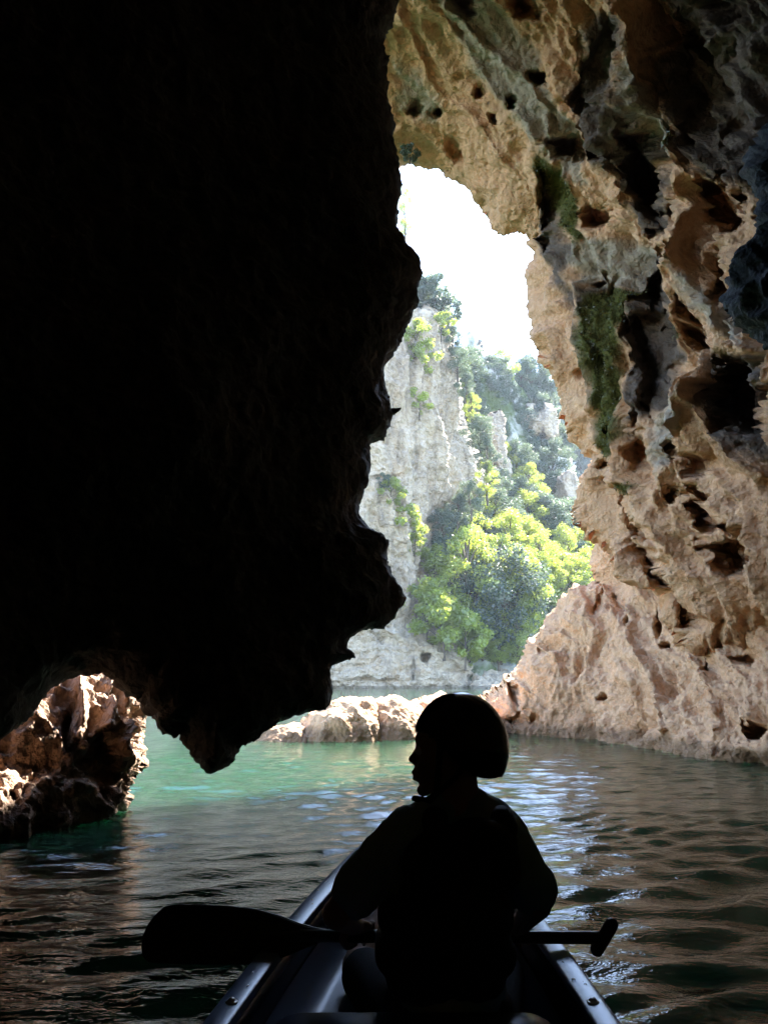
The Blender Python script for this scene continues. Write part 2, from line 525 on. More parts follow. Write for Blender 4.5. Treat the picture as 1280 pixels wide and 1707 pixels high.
grey_polys = [([(700, -60), (760, -60), (850, 40), (960, 210), (990, 300), (940, 290), (870, 200), (790, 130)], 12),
              ([(655, 100), (700, 130), (735, 180), (720, 210), (670, 180)], 10),
              ([(945, 400), (1060, 400), (1060, 480), (960, 480)], 8), ([(1100, 700), (1150, 600), (1170, 700), (1110, 800)], 12),
              ([(1040, 60), (1080, 150), (1120, 260), (1090, 260), (1050, 170)], 8), ([(1120, 430), (1280, 560), (1280, 590), (1180, 530)], 10)]
V, Q, PX, A = rock_mass(wall_poly, wall_ctrl, 2.8, 0.9, 0.9, 'band', wall_pits, wall_ridges, wall_noise,
                        {'moss': moss_polys, 'varnish_shade': varnish_shade_polys, 'grey': grey_polys})
cave_wall = link('cave_wall', mesh_np('cave_wall', V, Q, M_ROCK, attrs=A), kind='structure',
                 label='pitted tan limestone cave wall arching over the mouth, with moss')
# moss tufts growing on it
rng = np.random.RandomState(3)
Nw = vnormals(V, Q)
sel = np.where(A['moss'] > 0.6)[0]
sel = rng.choice(sel, min(len(sel), 9000), replace=True)
base = V[sel] + rng.normal(size=(len(sel), 3)) * 0.02
dirn = Nw[sel] * 0.7 + rng.normal(size=(len(sel), 3)) * 0.5 + np.array([0, 0, -0.35])
dirn /= np.linalg.norm(dirn, axis=1)[:, None]
side = np.cross(dirn, rng.normal(size=(len(sel), 3)))
side /= np.linalg.norm(side, axis=1)[:, None]
ln = rng.uniform(0.025, 0.07, (len(sel), 1))
tv = np.stack([base - side * 0.012, base + side * 0.012, base + dirn * ln], 1).reshape(-1, 3)
tq = np.arange(len(tv)).reshape(-1, 3)

# ------------------------------------------------------------------ promontory at the foot of the wall
def prom_noise(P, PX):
    q = P
    u = (PX[:, 0] - 0.30 * (PX[:, 1] - 980) * sstep(850, 1150, PX[:, 0])) * 0.0092
    v = PX[:, 1] * 0.0092
    w3 = P[:, 1] * 0.15
    warp = np.stack([fbm(q * 0.9 + 3, 2), fbm(q * 0.9 + 31, 2), 0 * u], 1)
    qf = np.stack([u, v * 0.33, w3], 1)
    qm = np.stack([u, v * 0.55, w3], 1)
    n = 0.24 * fbm(q * np.array([0.6, 0.6, 0.35]) + 8, 3)
    n += 0.15 * ridged(qf * 1.4 + 0.30 * warp, 3, 0.5)
    n += 0.09 * ridged(qf * 3.4 + 0.5 * warp + 7, 3, 0.55)
    n -= 0.20 * sstep(0.36, 0.12, worley(qm * 1.9 + 0.4 * warp + 50)) * sstep(0.0, 0.3, fbm(q * 0.9 + 60, 2))
    n -= 0.10 * sstep(0.40, 0.12, worley(qm * 4.2 + 0.6 * warp + 20)) * sstep(-0.2, 0.2, fbm(q * 1.3 + 40, 2))
    n += 0.05 * (np.clip(worley(q * np.array([6.5, 6.5, 5.0]) + 0.9 * warp), 0, 1) - 0.5) + 0.03 * ridged(q * 6.0, 3, 0.6)
    return n
prom_poly = [(1010, 770), (992, 790), (990, 830), (996, 862), (988, 885), (990, 915), (986, 940), (1000, 965), (1008, 978), (985, 972), (968, 985), (955, 992), (938, 1002),
             (915, 1022), (895, 1050), (876, 1080), (866, 1105), (858, 1130), (838, 1145), (815, 1160), (803, 1172), (806, 1190), (815, 1215), (822, 1290),
             (1000, 1330), (1300, 1420), (1680, 1500), (1680, 900), (1200, 800)]
prom_ctrl = [(810, 1175, 14.6), (850, 1226, 13.9), (960, 1230, 13.4), (1050, 1246, 12.0), (1150, 1263, 10.6), (1280, 1284, 9.1), (1500, 1330, 7.2),
             (1660, 1400, 6.0), (900, 1080, 14.2), (1000, 985, 14.2), (990, 880, 14.4), (1100, 1000, 12.9), (1280, 1060, 9.8), (1100, 830, 13.2),
             (1500, 1000, 7.6), (1050, 1120, 12.5), (1180, 1150, 10.6), (850, 1290, 13.9), (1280, 1400, 9.0)]
prom_pits = [(1018, 1170, 9, 7, 0, 0.3), (1061, 1050, 6, 13, 10, 0.4), (1104, 1053, 7, 26, -12, 0.5), (1122, 1086, 9, 6, 0, 0.4), (863, 1165, 11, 28, -12, 0.6),
             (872, 1205, 30, 14, 10, 0.5), (1178, 1112, 9, 20, -8, 0.5), (1262, 1230, 14, 26, -15, 0.6), (1150, 1060, 14, 26, -30, 0.5), (905, 1090, 4, 6, 0, 0.2),
             (1025, 1000, 4, 9, 0, 0.3), (1240, 1100, 14, 10, 0, 0.4), (1225, 1010, 16, 9, 0, 0.5), (1000, 1020, 8, 20, 25, 0.25)]
prom_ridges = [([(975, 985), (985, 1020), (975, 1060)], 10, 0.3), ([(1010, 985), (1040, 1050), (1090, 1130), (1120, 1220)], 14, 0.35),
               ([(845, 1150), (852, 1190), (848, 1220)], 8, 0.35), ([(950, 1010), (930, 1070), (925, 1140)], 12, 0.2),
               ([(1150, 1100), (1190, 1180), (1200, 1260)], 14, 0.35), ([(1035, 900), (1060, 960), (1110, 1040)], 12, 0.3)]
V2, Q2, PX2, _ = rock_mass(prom_poly, prom_ctrl, 2.4, 1.0, 1.0, 'band', prom_pits, prom_ridges, prom_noise)
prom = link('rock_promontory', mesh_np('rock_promontory', V2, Q2, M_PROM), label='fluted sandy limestone promontory dipping into the water at the foot of the cave wall', cat='rock')
to_base(prom)

# ------------------------------------------------------------------ hanging rock curtain, its shade put into a near-black rock colour
def curtain_noise(P, PX):
    n = 0.10 * fbm(P * 0.9, 3) + 0.07 * (np.clip(worley(P * 2.2 + fbm(P, 2)[:, None] * 0.4), 0, 1) - 0.45) + 0.03 * ridged(P * 4.0, 3)
    return n
cur_poly = [(700, -800), (672, -100), (665, 0), (660, 38), (646, 66), (650, 108), (655, 150), (660, 190), (664, 240), (671, 280), (668, 330), (667, 375), (680, 405), (699, 432),
            (700, 455), (692, 478), (695, 500), (684, 530), (673, 560), (660, 590), (645, 618), (650, 640), (659, 665), (661, 690), (655, 710), (640, 731),
            (612, 732), (604, 745), (606, 770), (613, 800), (600, 815), (594, 840), (602, 856), (620, 876), (641, 886), (650, 900), (640, 920), (640, 937),
            (656, 968), (667, 985), (667, 1008), (656, 1032), (640, 1050), (610, 1055), (596, 1060), (584, 1074), (599, 1086), (599, 1102), (570, 1110),
            (557, 1116), (560, 1140), (556, 1165), (545, 1187), (510, 1196), (470, 1204), (440, 1218), (415, 1238), (400, 1246), (386, 1270), (372, 1286),
            (348, 1288), (330, 1266), (318, 1246), (306, 1216), (285, 1211), (272, 1206), (270, 1186), (255, 1176), (246, 1150), (215, 1140), (196, 1116),
            (170, 1113), (130, 1121), (100, 1136), (76, 1160), (40, 1192), (0, 1222), (-60, 1250), (-700, 1330), (-700, -800)]
cur_ctrl = [(360, 1280, 5.0), (560, 1150, 5.5), (660, 1000, 5.9), (600, 740, 6.2), (690, 450, 6.5), (660, 100, 6.6), (690, -400, 5.6), (100, 1130, 5.0), (300, 700, 5.0), (0, 1200, 4.4), (-600, 1250, 3.0),
            (-600, 0, 3.0), (-600, -400, 2.9), (0, 0, 4.6), (300, -400, 4.6)]
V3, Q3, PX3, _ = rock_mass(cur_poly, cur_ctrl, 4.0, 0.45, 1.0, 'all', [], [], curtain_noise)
cur = link('hanging_rock', mesh_np('hanging_rock', V3, Q3, M_SHADE), label='huge black hanging rock curtain with ragged edge and drooping tip over the water', cat='rock')
to_base(cur)

# ------------------------------------------------------------------ sun-flecked rock below the curtain
def lump_noise(P, PX):
    qa = P * np.array([1, 1, 0.55])
    return 0.14 * fbm(qa * 1.3, 3) + 0.13 * ridged(qa * 1.7 + 2, 3) + 0.08 * (np.clip(worley(qa * 3), 0, 1) - 0.5) + 0.045 * (np.clip(worley(P * 9), 0, 1) - 0.5) + 0.03 * ridged(P * 8, 3)
lump_poly = [(40, 1080), (130, 1080), (215, 1095), (250, 1145), (253, 1180), (236, 1210), (226, 1240), (223, 1270), (206, 1300), (190, 1335), (168, 1362), (165, 1420),
             (-350, 1480), (-350, 1080)]
lump_ctrl = [(160, 1360, 5.75), (250, 1160, 6.3), (100, 1120, 6.3), (0, 1300, 5.4), (0, 1400, 5.1), (-300, 1300, 4.4), (180, 1250, 5.9), (-300, 1450, 4.3), (100, 1300, 5.5)]
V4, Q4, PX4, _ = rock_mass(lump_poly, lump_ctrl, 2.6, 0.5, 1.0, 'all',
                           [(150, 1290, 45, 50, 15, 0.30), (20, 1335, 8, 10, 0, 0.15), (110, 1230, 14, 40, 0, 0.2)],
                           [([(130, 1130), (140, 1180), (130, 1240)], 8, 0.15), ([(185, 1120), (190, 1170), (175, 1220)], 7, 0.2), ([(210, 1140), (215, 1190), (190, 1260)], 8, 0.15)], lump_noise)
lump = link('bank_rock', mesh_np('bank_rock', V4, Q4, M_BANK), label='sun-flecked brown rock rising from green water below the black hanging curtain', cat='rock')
to_base(lump)

# ------------------------------------------------------------------ low boulders of the ledge
def boulder_noise(P, PX):
    qa = P * np.array([1, 1, 0.5])
    return 0.09 * fbm(qa * 1.5 + 4, 3) + 0.04 * ridged(qa * 2.2, 3) + 0.03 * (np.clip(worley(qa * 5), 0, 1) - 0.5) + 0.015 * ridged(P * 8, 3)
for lab, poly, Y in [
    ('low crumbled boulder beside the tip of the black rock curtain', [(400, 1246), (425, 1226), (450, 1212), (480, 1203), (512, 1204), (534, 1235), (538, 1275), (395, 1275)], 12.3),
    ('broad tan boulder with white sunlit crest, middle of the river ledge', [(478, 1250), (490, 1216), (516, 1188), (552, 1170), (588, 1161), (618, 1170), (640, 1198), (650, 1240), (652, 1275), (474, 1275)], 12.4),
    ('rounded tan boulder with pale veins just beyond the helmet', [(592, 1240), (602, 1192), (630, 1172), (660, 1168), (695, 1173), (718, 1200), (726, 1240), (728, 1275), (590, 1275)], 12.7),
    ('pale sunlit flat boulder behind the helmet beside the promontory', [(660, 1210), (676, 1172), (705, 1158), (745, 1157), (785, 1172), (830, 1200), (845, 1240), (845, 1275), (656, 1275)], 13.6)]:
    c = np.array(poly).mean(0)
    ctrl = [(p[0], p[1], Y + 0.25) for p in poly[::2]] + [(c[0], 1245, Y - 0.25), (c[0], 1190, Y + 0.15)]
    Vb, Qb, PXb, _ = rock_mass(poly, ctrl, 1.8, 0.45, 1.3, 'all', [], [], boulder_noise)
    o = link('ledge_boulder', mesh_np('ledge_boulder', Vb, Qb, M_PROM), label=lab, cat='boulder', group='boulders of the low river ledge')
    to_base(o)

# ------------------------------------------------------------------ dark slate rock near the camera on the right
near_poly = [(1300, 150), (1276, 228), (1262, 250), (1261, 292), (1274, 330), (1270, 395), (1240, 425), (1216, 470), (1219, 508), (1250, 540), (1282, 578), (1420, 640), (1700, 640), (1700, 150)]
def near_noise(P, PX):
    return 0.10 * fbm(P * 1.6, 3) + 0.09 * ridged(P * 2.4, 3) + 0.015 * fbm(P * 9, 3)
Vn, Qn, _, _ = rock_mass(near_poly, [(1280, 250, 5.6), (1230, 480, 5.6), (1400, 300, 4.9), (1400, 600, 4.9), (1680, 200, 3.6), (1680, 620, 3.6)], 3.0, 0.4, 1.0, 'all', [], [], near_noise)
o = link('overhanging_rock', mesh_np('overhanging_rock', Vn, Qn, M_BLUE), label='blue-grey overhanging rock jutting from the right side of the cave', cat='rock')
to_base(o)

# ------------------------------------------------------------------ vault of the cave around and behind the camera
def vault():
    na, ne = 150, 60
    az = np.radians(np.linspace(-180, 180, na + 1)[:-1])
    el = np.radians(np.linspace(-22, 90, ne))
    E, Az = np.meshgrid(el, az, indexing='ij')
    d = np.stack([np.sin(Az) * np.cos(E), np.cos(Az) * np.cos(E), np.sin(E)], -1).reshape(-1, 3)
    x = d[:, 0]
    side = 5.2 + 1.2 * sstep(-0.5, 0.6, x)
    fwd = np.clip(d[:, 1], 0, 1)
    r = side * (1 + 0.9 * d[:, 2] ** 2 * sstep(-0.5, 0.3, x)) * (1 + 0.25 * sstep(0, -1, d[:, 1]))
    P = d * r[:, None] + np.array([0, 0, 0.6])
    P += d * (0.35 * fbm(P * 0.5, 3) + 0.12 * ridged(P * 1.3, 3))[:, None]
    I = np.arange(ne * na).reshape(ne, na)
    J = np.roll(I, -1, 1)
    q = np.stack([I[:-1].ravel(), I[1:].ravel(), J[1:].ravel(), J[:-1].ravel()], 1)
    # leave the mouth open: the part the camera looks through, where the masses above stand
    D = P - np.array([0, 0, CAM_H])
    depth = D[:, 1] * CP + D[:, 2] * SP
    px = CX + F * D[:, 0] / np.maximum(depth, 1e-3)
    py = CY - F * (-D[:, 1] * SP + D[:, 2] * CP) / np.maximum(depth, 1e-3)
    hole = (depth > 0.3) & (px > -330) & (px < 1500) & (py > -230)
    q = q[~hole[q].any(1)]
    # unseen flange added to seal out sky light; runs outwards into the framing masses
    from collections import Counter
    cnt = Counter()
    for f in q.tolist():
        for a, b in zip(f, f[1:] + f[:1]):
            cnt[(min(a, b), max(a, b))] += 1
    rim = [e for e, c in cnt.items() if c == 1 and e[0] >= na and e[1] < (ne - 1) * na and hole.any()]
    vs = sorted({v for e in rim for v in e})
    o = {v: len(P) + i for i, v in enumerate(vs)}
    dv = P[vs] - np.array([0, 0, CAM_H])
    L = np.linalg.norm(dv, axis=1)[:, None]
    ext = 3.2 + 4.5 * sstep(-0.5, 0.3, dv[:, 0:1] / L) + 2.5 * sstep(0.5, 0.9, dv[:, 2:3] / L)
    P = np.concatenate([P, P[vs] + dv / L * ext])
    q = np.concatenate([q, np.array([(a, b, o[b], o[a]) for a, b in rim])])
    return P, q[:, ::-1]
Vv, Qv = vault()
link('cave_ceiling', mesh_np('cave_ceiling', Vv, Qv, M_ROCK, attrs={k: np.zeros(len(Vv)) for k in ('moss', 'varnish_shade', 'grey')}), kind='structure')

# ------------------------------------------------------------------ canoe plan (needed by the water)
BOW_Y, STERN_Y = 3.38, -0.88
def canoe_axis(y): return -0.04 + 0.057 * np.asarray(y, float)
def canoe_half(y):
    t = np.clip((np.asarray(y, float) - 0.9) / (BOW_Y - 0.9), 0, 1)
    return 0.418 * np.maximum(0, 1 - t ** 1.8) ** 0.85 + 0.012
def canoe_sheer(y):
    t = np.clip((np.asarray(y, float) - 0.9) / (BOW_Y - 0.9), 0, 1)
    return 0.335 + 0.15 * t ** 1.35

# ------------------------------------------------------------------ river
def river():
    def axis(a, b, fine, far_lo, far_hi, g):
        m = list(np.arange(a, b, fine))
        s, x = fine, b
        while x < far_hi:
            m.append(x); s *= g; x += s
        s, x = fine, a
        while x > far_lo:
            s *= g; x -= s; m.insert(0, x)
        return np.array(m)
    xs = axis(-3.5, 4.5, 0.034, -500, 500, 1.035)
    ys = axis(1.2, 8.5, 0.033, -60, 700, 1.018)
    gx, gy = np.meshgrid(xs, ys)
    x, y = gx.ravel(), gy.ravel()
    rr = np.random.RandomState(11)
    z = np.zeros(len(x))
    r = np.hypot(x, y)
    wx = x + 0.25 * perlin(np.c_[x * 0.5, y * 0.5, 0 * x])
    wy = y + 0.25 * perlin(np.c_[x * 0.5, y * 0.5, 0 * x + 9])
    for k in range(40):
        lam = 0.14 * (3.2 ** rr.rand())
        th = rr.normal(0.25, 0.45) + math.pi / 2
        am = 0.0056 * lam
        ph = rr.rand() * 6.28
        cell = 0.045 + 0.0 * r
        fade = np.clip(1.2 - np.maximum(r - 7, 0) * 0.035 / lam, 0, 1)
        z += fade * am * np.sin(6.283 / lam * (wx * math.cos(th) + wy * math.sin(th)) + ph)
    z *= 0.55 + 0.75 * sstep(-0.5, 0.5, fbm(np.c_[x * 0.35, y * 0.35, 0 * x + 4], 2))
    P = np.stack([x, y, z], 1)
    nx, ny = len(xs), len(ys)
    I = np.arange(nx * ny).reshape(ny, nx)
    q = np.stack([I[:-1, :-1].ravel(), I[:-1, 1:].ravel(), I[1:, 1:].ravel(), I[1:, :-1].ravel()], 1)
    c = P[q].mean(1)
    hull = (np.abs(c[:, 0] - canoe_axis(c[:, 1])) < canoe_half(c[:, 1]) * 0.86 - 0.05) & (c[:, 1] < BOW_Y - 0.3) & (c[:, 1] > STERN_Y + 0.3)
    return P, q[~hull]
def water_mat():
    m, nt, b = new_mat('green_river_water')
    v, _ = pos_vec(nt, (1, 1, 1))
    c = mix(nt, noise_node(nt, v, 0.15, 3), (0.007, 0.028, 0.013), (0.010, 0.036, 0.019))
    nt.links.new(c, b.inputs['Base Color'])
    b.inputs['Roughness'].default_value = 0.015
    b.inputs['IOR'].default_value = 1.333
    b.subsurface_method = 'BURLEY'
    b.inputs['Subsurface Weight'].default_value = 1.0
    b.inputs['Subsurface Radius'].default_value = (0.35, 1.0, 0.6)
    b.inputs['Subsurface Scale'].default_value = 1.6
    b.inputs['Specular IOR Level'].default_value = 0.5
    v2, _ = pos_vec(nt, (0.8, 1.7, 1))
    n1 = bump(nt, b, noise_node(nt, v2, 5.0, 4, 0.55, 0.5), 0.36, 0.030)
    bump(nt, b, noise_node(nt, v2, 14.0, 3, 0.55, 0.8), 0.35, 0.012, n1)
    return m
M_WATER = water_mat()
Vr, Qr = river()
link('river_water', mesh_np('river_water', Vr, Qr, M_WATER), kind='structure')

# ------------------------------------------------------------------ far bank: cliff, slope, hill behind
def cliff_noise(P, PX):
    q = P * np.array([1, 1, 0.28])
    warp = np.stack([fbm(q * 0.12 + 3, 2), fbm(q * 0.12 + 31, 2), fbm(q * 0.12 + 77, 2)], 1)
    low = sstep(4.5, 7.0, P[:, 2])
    n = 0.9 * fbm(q * 0.10, 3) * (0.35 + 0.65 * low)
    n += 0.95 * ridged(q * 0.22 + 0.4 * warp, 3) * (0.25 + 0.75 * low)
    n += 0.5 * (np.clip(worley(q * 0.35 + 0.5 * warp), 0, 1) - 0.5) * (0.3 + 0.7 * low)
    n += 0.22 * fbm(P * np.array([0.5, 0.5, 2.2]), 3) * (1 - 0.6 * low) + 0.22 * ridged(P * 0.9, 3, 0.6)
    return n
cliff_poly = [(330, 360), (560, 385), (655, 405), (680, 430), (676, 470), (690, 520), (715, 505), (738, 520), (748, 560), (755, 620), (770, 690), (790, 760), (800, 812), (772, 835), (738, 862), (722, 905), (732, 955), (748, 990),
              (752, 1020), (775, 1050), (790, 1085), (797, 1147), (800, 1172), (330, 1180)]
cliff_ctrl = [(400, 1147, 59), (555, 1147, 59), (700, 1147, 59), (790, 1147, 60), (640, 1070, 59.5), (740, 1070, 60.5), (560, 1040, 60), (600, 900, 60), (600, 760, 61), (645, 700, 61.5), (650, 860, 60.8), (655, 1010, 60.5),
              (695, 1000, 64), (700, 860, 65), (700, 700, 66), (690, 520, 67), (735, 1000, 66), (750, 700, 69), (730, 520, 70), (790, 800, 72), (400, 700, 61), (400, 400, 62)]
Vc, Qc, PXc, _ = rock_mass(cliff_poly, cliff_ctrl, 2.2, 3.0, 1.0, 'band',
                           [(709, 1097, 7, 13, 0, 2.0), (770, 1120, 40, 2.5, 4, 0.5), (620, 1135, 60, 2.0, 2, 0.4), (690, 1120, 3, 24, 0, 0.6), (630, 800, 30, 4, -10, 0.8)],
                           [([(668, 540), (672, 700), (668, 900), (672, 1020)], 7, 1.4), ([(720, 530), (722, 640), (735, 760)], 6, 1.2), ([(560, 1052), (640, 1046), (700, 1075), (770, 1105)], 7, 0.8),
                            ([(700, 900), (740, 990), (752, 1040)], 8, 1.2), ([(745, 1070), (780, 1110), (792, 1150)], 6, 0.8)], cliff_noise, hs=9)
cliff = link('river_cliff', mesh_np('river_cliff', Vc, Qc, M_CLIFF), label='tall pale limestone cliff with white sunlit flutes across the river', cat='cliff')
to_base(cliff)

bank_poly = [(-1100, 420), (-200, 380), (345, 400), (345, 1180), (-1100, 1220)]
Vs, Qs, _, _ = rock_mass(bank_poly, [(-1000, 1150, 52), (-1000, 500, 55), (340, 1147, 60), (340, 450, 62), (-300, 800, 56)], 9.0, 3.0, 1.0, 'band', [], [], cliff_noise)
link('far_bank', mesh_np('far_bank', Vs, Qs, M_CLIFF), kind='structure')

def slope_mat(name, rockc, greenc, s):
    m, nt, b = new_mat(name)
    v, _ = pos_vec(nt)
    r = ramp(nt, noise_node(nt, v, 0.6 * s, 5), [(0.35, [x * 0.6 for x in rockc]), (0.65, rockc)])
    c = mix(nt, ramp(nt, noise_node(nt, v, 0.13 * s, 5, 0.6), [(0.42, 0.0), (0.55, 1.0)]), r, greenc)
    nt.links.new(c, b.inputs['Base Color'])
    b.inputs['Roughness'].default_value = 0.95
    b.inputs['Specular IOR Level'].default_value = 0.1
    bump(nt, b, noise_node(nt, v, 0.8 * s, 6), 1.0, 0.6)
    return m
slope_poly = [(640, 600), (690, 500), (715, 470), (740, 520), (765, 575), (800, 592), (850, 625), (905, 650), (935, 700), (955, 760), (965, 830), (985, 930), (1010, 960), (1300, 1000),
              (1300, 1180), (640, 1180)]
slope_ctrl = [(700, 500, 76), (760, 580, 86), (850, 630, 100), (905, 655, 108), (955, 770, 104), (970, 900, 92), (1100, 980, 96), (800, 1140, 60.5), (860, 1128, 63), (1000, 1140, 66), (900, 1000, 72),
              (750, 1000, 68), (800, 800, 84), (880, 800, 94), (1250, 1140, 70), (660, 1100, 66), (660, 700, 78)]
def slope_noise(P, PX):
    q = P * np.array([1, 1, 0.4])
    return 2.0 * fbm(q * 0.07, 3) + 1.2 * ridged(q * 0.12, 3) + 0.3 * fbm(P * 0.8, 3)
Vs, Qs, _, _ = rock_mass(slope_poly, slope_ctrl, 4.0, 5.0, 1.0, 'band', [], [], slope_noise)
link('hillside', mesh_np('hillside', Vs, Qs, slope_mat('wooded_slope', (0.42, 0.40, 0.38), (0.05, 0.065, 0.02), 1.0)), kind='structure')
far_poly = [(780, 560), (850, 622), (905, 645), (945, 662), (985, 705), (1040, 740), (1300, 800), (1300, 1160), (780, 1160)]
Vs, Qs, _, _ = rock_mass(far_poly, [(800, 600, 190), (950, 670, 180), (1250, 830, 190), (800, 1130, 130), (1250, 1130, 130), (1000, 900, 160)], 5.0, 10.0, 1.0, 'band', [], [],
                         lambda P, PX: 4 * fbm(P * 0.03, 4) + 2 * ridged(P * np.array([0.06, 0.06, 0.02]), 3))
link('far_hill', mesh_np('far_hill', Vs, Qs, slope_mat('far_slope', (0.40, 0.39, 0.38), (0.05, 0.06, 0.025), 0.6)), kind='structure')

# ------------------------------------------------------------------ trees
def leaf_mat(name, col, tr):
    m = bpy.data.materials.new(name)
    m.use_nodes = True
    nt = m.node_tree
    nt.nodes.clear()
    out = nd(nt, 'ShaderNodeOutputMaterial')
    d, t, g = nd(nt, 'ShaderNodeBsdfDiffuse'), nd(nt, 'ShaderNodeBsdfTranslucent'), nd(nt, 'ShaderNodeBsdfGlossy')
    g.inputs['Roughness'].default_value = 0.45
    v, geo = pos_vec(nt)
    f = noise_node(nt, v, 0.9, 3)
    oi = nd(nt, 'ShaderNodeObjectInfo')
    hv = nd(nt, 'ShaderNodeHueSaturation')
    mr = nd(nt, 'ShaderNodeMapRange'); mr.inputs[3].default_value = 0.6; mr.inputs[4].default_value = 1.35
    nt.links.new(oi.outputs['Random'], mr.inputs[0])
    nt.links.new(mr.outputs[0], hv.inputs['Value'])
    nt.links.new(mix(nt, f, [x * 0.6 for x in col], [x * 1.5 for x in col]), hv.inputs['Color'])
    nt.links.new(hv.outputs[0], d.inputs[0])
    nt.links.new(mix(nt, f, [x * 0.7 for x in tr], [x * 1.3 for x in tr]), t.inputs[0])
    a, b = nd(nt, 'ShaderNodeMixShader'), nd(nt, 'ShaderNodeMixShader')
    a.inputs[0].default_value = 0.58
    b.inputs[0].default_value = 0.06
    nt.links.new(d.outputs[0], a.inputs[1]); nt.links.new(t.outputs[0], a.inputs[2])
    nt.links.new(a.outputs[0], b.inputs[1]); nt.links.new(g.outputs[0], b.inputs[2])
    nt.links.new(b.outputs[0], out.inputs[0])
    return m
M_OAK = leaf_mat('grey_green_leaves', (0.062, 0.085, 0.056), (0.085, 0.115, 0.06))
M_ASH = leaf_mat('yellow_green_leaves', (0.14, 0.17, 0.026), (0.36, 0.42, 0.05))
M_BARK = plain_mat('bark', (0.09, 0.07, 0.055), 0.9, 0.1, 0.4, 4)

def tube(pts, rad, n=6):
    """tapered tube through points -> verts, quads"""
    pts = [Vector(p) for p in pts]
    V, Q = [], []
    for i, p in enumerate(pts):
        d = (pts[min(i + 1, len(pts) - 1)] - pts[max(i - 1, 0)]).normalized()
        u = d.orthogonal().normalized() if i == 0 else (u - d * u.dot(d)).normalized()
        w = d.cross(u)
        for k in range(n):
            a = 2 * math.pi * k / n
            V.append(p + (u * math.cos(a) + w * math.sin(a)) * rad[i])
        if i:
            for k in range(n):
                a, b = (i - 1) * n + k, (i - 1) * n + (k + 1) % n
                Q.append((a, b, b + n, a + n))
    return V, Q

def tree_proto(seed, h, w, first, lobes, leaf, nleaf, mat, low=0.25):
    rr = random.Random(seed)
    V, Q = [], []
    def add(pts, rad, n=6):
        v, q = tube(pts, rad, n)
        o = len(V)
        V.extend(v); Q.extend([tuple(i + o for i in f) for f in q])
    lean = Vector((rr.uniform(-.08, .08), rr.uniform(-.08, .08), 0)) * h
    trunk = [Vector((0, 0, -0.6)), Vector((0, 0, h * 0.25)) + lean * 0.3, Vector((0, 0, h * 0.55)) + lean * 0.8, Vector((0, 0, h * 0.9)) + lean]
    add(trunk, [h * 0.03, h * 0.024, h * 0.015, h * 0.004], 7)
    cs = []
    for i in range(lobes):
        f = low + (1 - low) * (i + 0.5) / lobes
        a = i * 2.4 + rr.uniform(-.5, .5)
        prof = math.sin(math.pi * min(1, (f - low) / (1 - low) * 0.82 + 0.14)) ** 0.7
        rad = w * prof * rr.uniform(0.45, 1.0)
        p = Vector((math.cos(a) * rad, math.sin(a) * rad, h * f)) + lean * f
        s = w * rr.uniform(0.20, 0.38)
        cs.append((p, s))
        st = Vector((0, 0, h * max(0.15, f - 0.22))) + lean * f
        add([st, st.lerp(p, 0.5) + Vector((0, 0, 0.05 * h)), p], [h * 0.011, h * 0.007, h * 0.002], 4)
    rp = np.random.RandomState(seed)
    C = np.array([[*c, s] for c, s in cs])
    k = rp.choice(len(C), nleaf, p=C[:, 3] ** 2 / (C[:, 3] ** 2).sum())
    d = rp.normal(size=(nleaf, 3)); d /= np.linalg.norm(d, axis=1)[:, None]
    rr_ = rp.rand(nleaf, 1) ** 0.3
    ctr = C[k, :3] + d * C[k, 3:4] * rr_ * np.array([1.0, 1.0, 0.75]) + rp.normal(size=(nleaf, 3)) * 0.04 * w
    nrm = d * 0.6 + rp.normal(size=(nleaf, 3)) * 0.7 + np.array([0, 0, 0.4]); nrm /= np.linalg.norm(nrm, axis=1)[:, None]
    u = np.cross(nrm, rp.normal(size=(nleaf, 3))); u /= np.linalg.norm(u, axis=1)[:, None]
    v = np.cross(nrm, u)
    sz = leaf * rp.uniform(0.6, 1.3, (nleaf, 1))
    LV = np.stack([ctr - u * sz, ctr - v * sz * 0.55, ctr + u * sz, ctr + v * sz * 0.55], 1).reshape(-1, 3)
    LQ = np.arange(len(LV)).reshape(-1, 4)
    tm = mesh_np('trunk', np.array([list(x) for x in V]), np.array(Q), M_BARK)
    cm = mesh_np('crown', LV, LQ, mat, smooth=False)
    return tm, cm, h
OAKS = [tree_proto(1, 6.0, 2.3, 0, 20, 0.095, 8000, M_OAK, 0.18), tree_proto(2, 5.5, 2.5, 0, 22, 0.095, 8400, M_OAK, 0.15), tree_proto(5, 7.0, 2.2, 0, 20, 0.095, 8000, M_OAK, 0.2)]
ASHES = [tree_proto(3, 8.0, 2.3, 0, 24, 0.10, 7000, M_ASH, 0.2), tree_proto(4, 7.0, 2.4, 0, 22, 0.10, 6600, M_ASH, 0.16), tree_proto(8, 9.5, 2.7, 0, 28, 0.105, 8000, M_ASH, 0.25)]
BUSHES = [tree_proto(6, 2.4, 1.5, 0, 12, 0.10, 2400, M_ASH, 0.12), tree_proto(7, 2.2, 1.4, 0, 12, 0.10, 2400, M_OAK, 0.12)]
def plant(name, proto, loc, scale, rz, label, cat, group):
    o = empty(name, loc, label, cat, group)
    o.scale = (scale * random.uniform(.9, 1.1), scale * random.uniform(.9, 1.1), scale)
    o.rotation_euler = (0, 0, rz)
    link('trunk', proto[0], o)
    link('crown', proto[1], o)
    return o
random.seed(5)
ORD = ['first', 'second', 'third', 'fourth', 'fifth', 'sixth', 'seventh', 'eighth', 'ninth', 'tenth', 'eleventh', 'twelfth']
tS = TPS(slope_ctrl)
def slope_Y(px, py): return float(tS(np.array([[px, py]], float))[0])
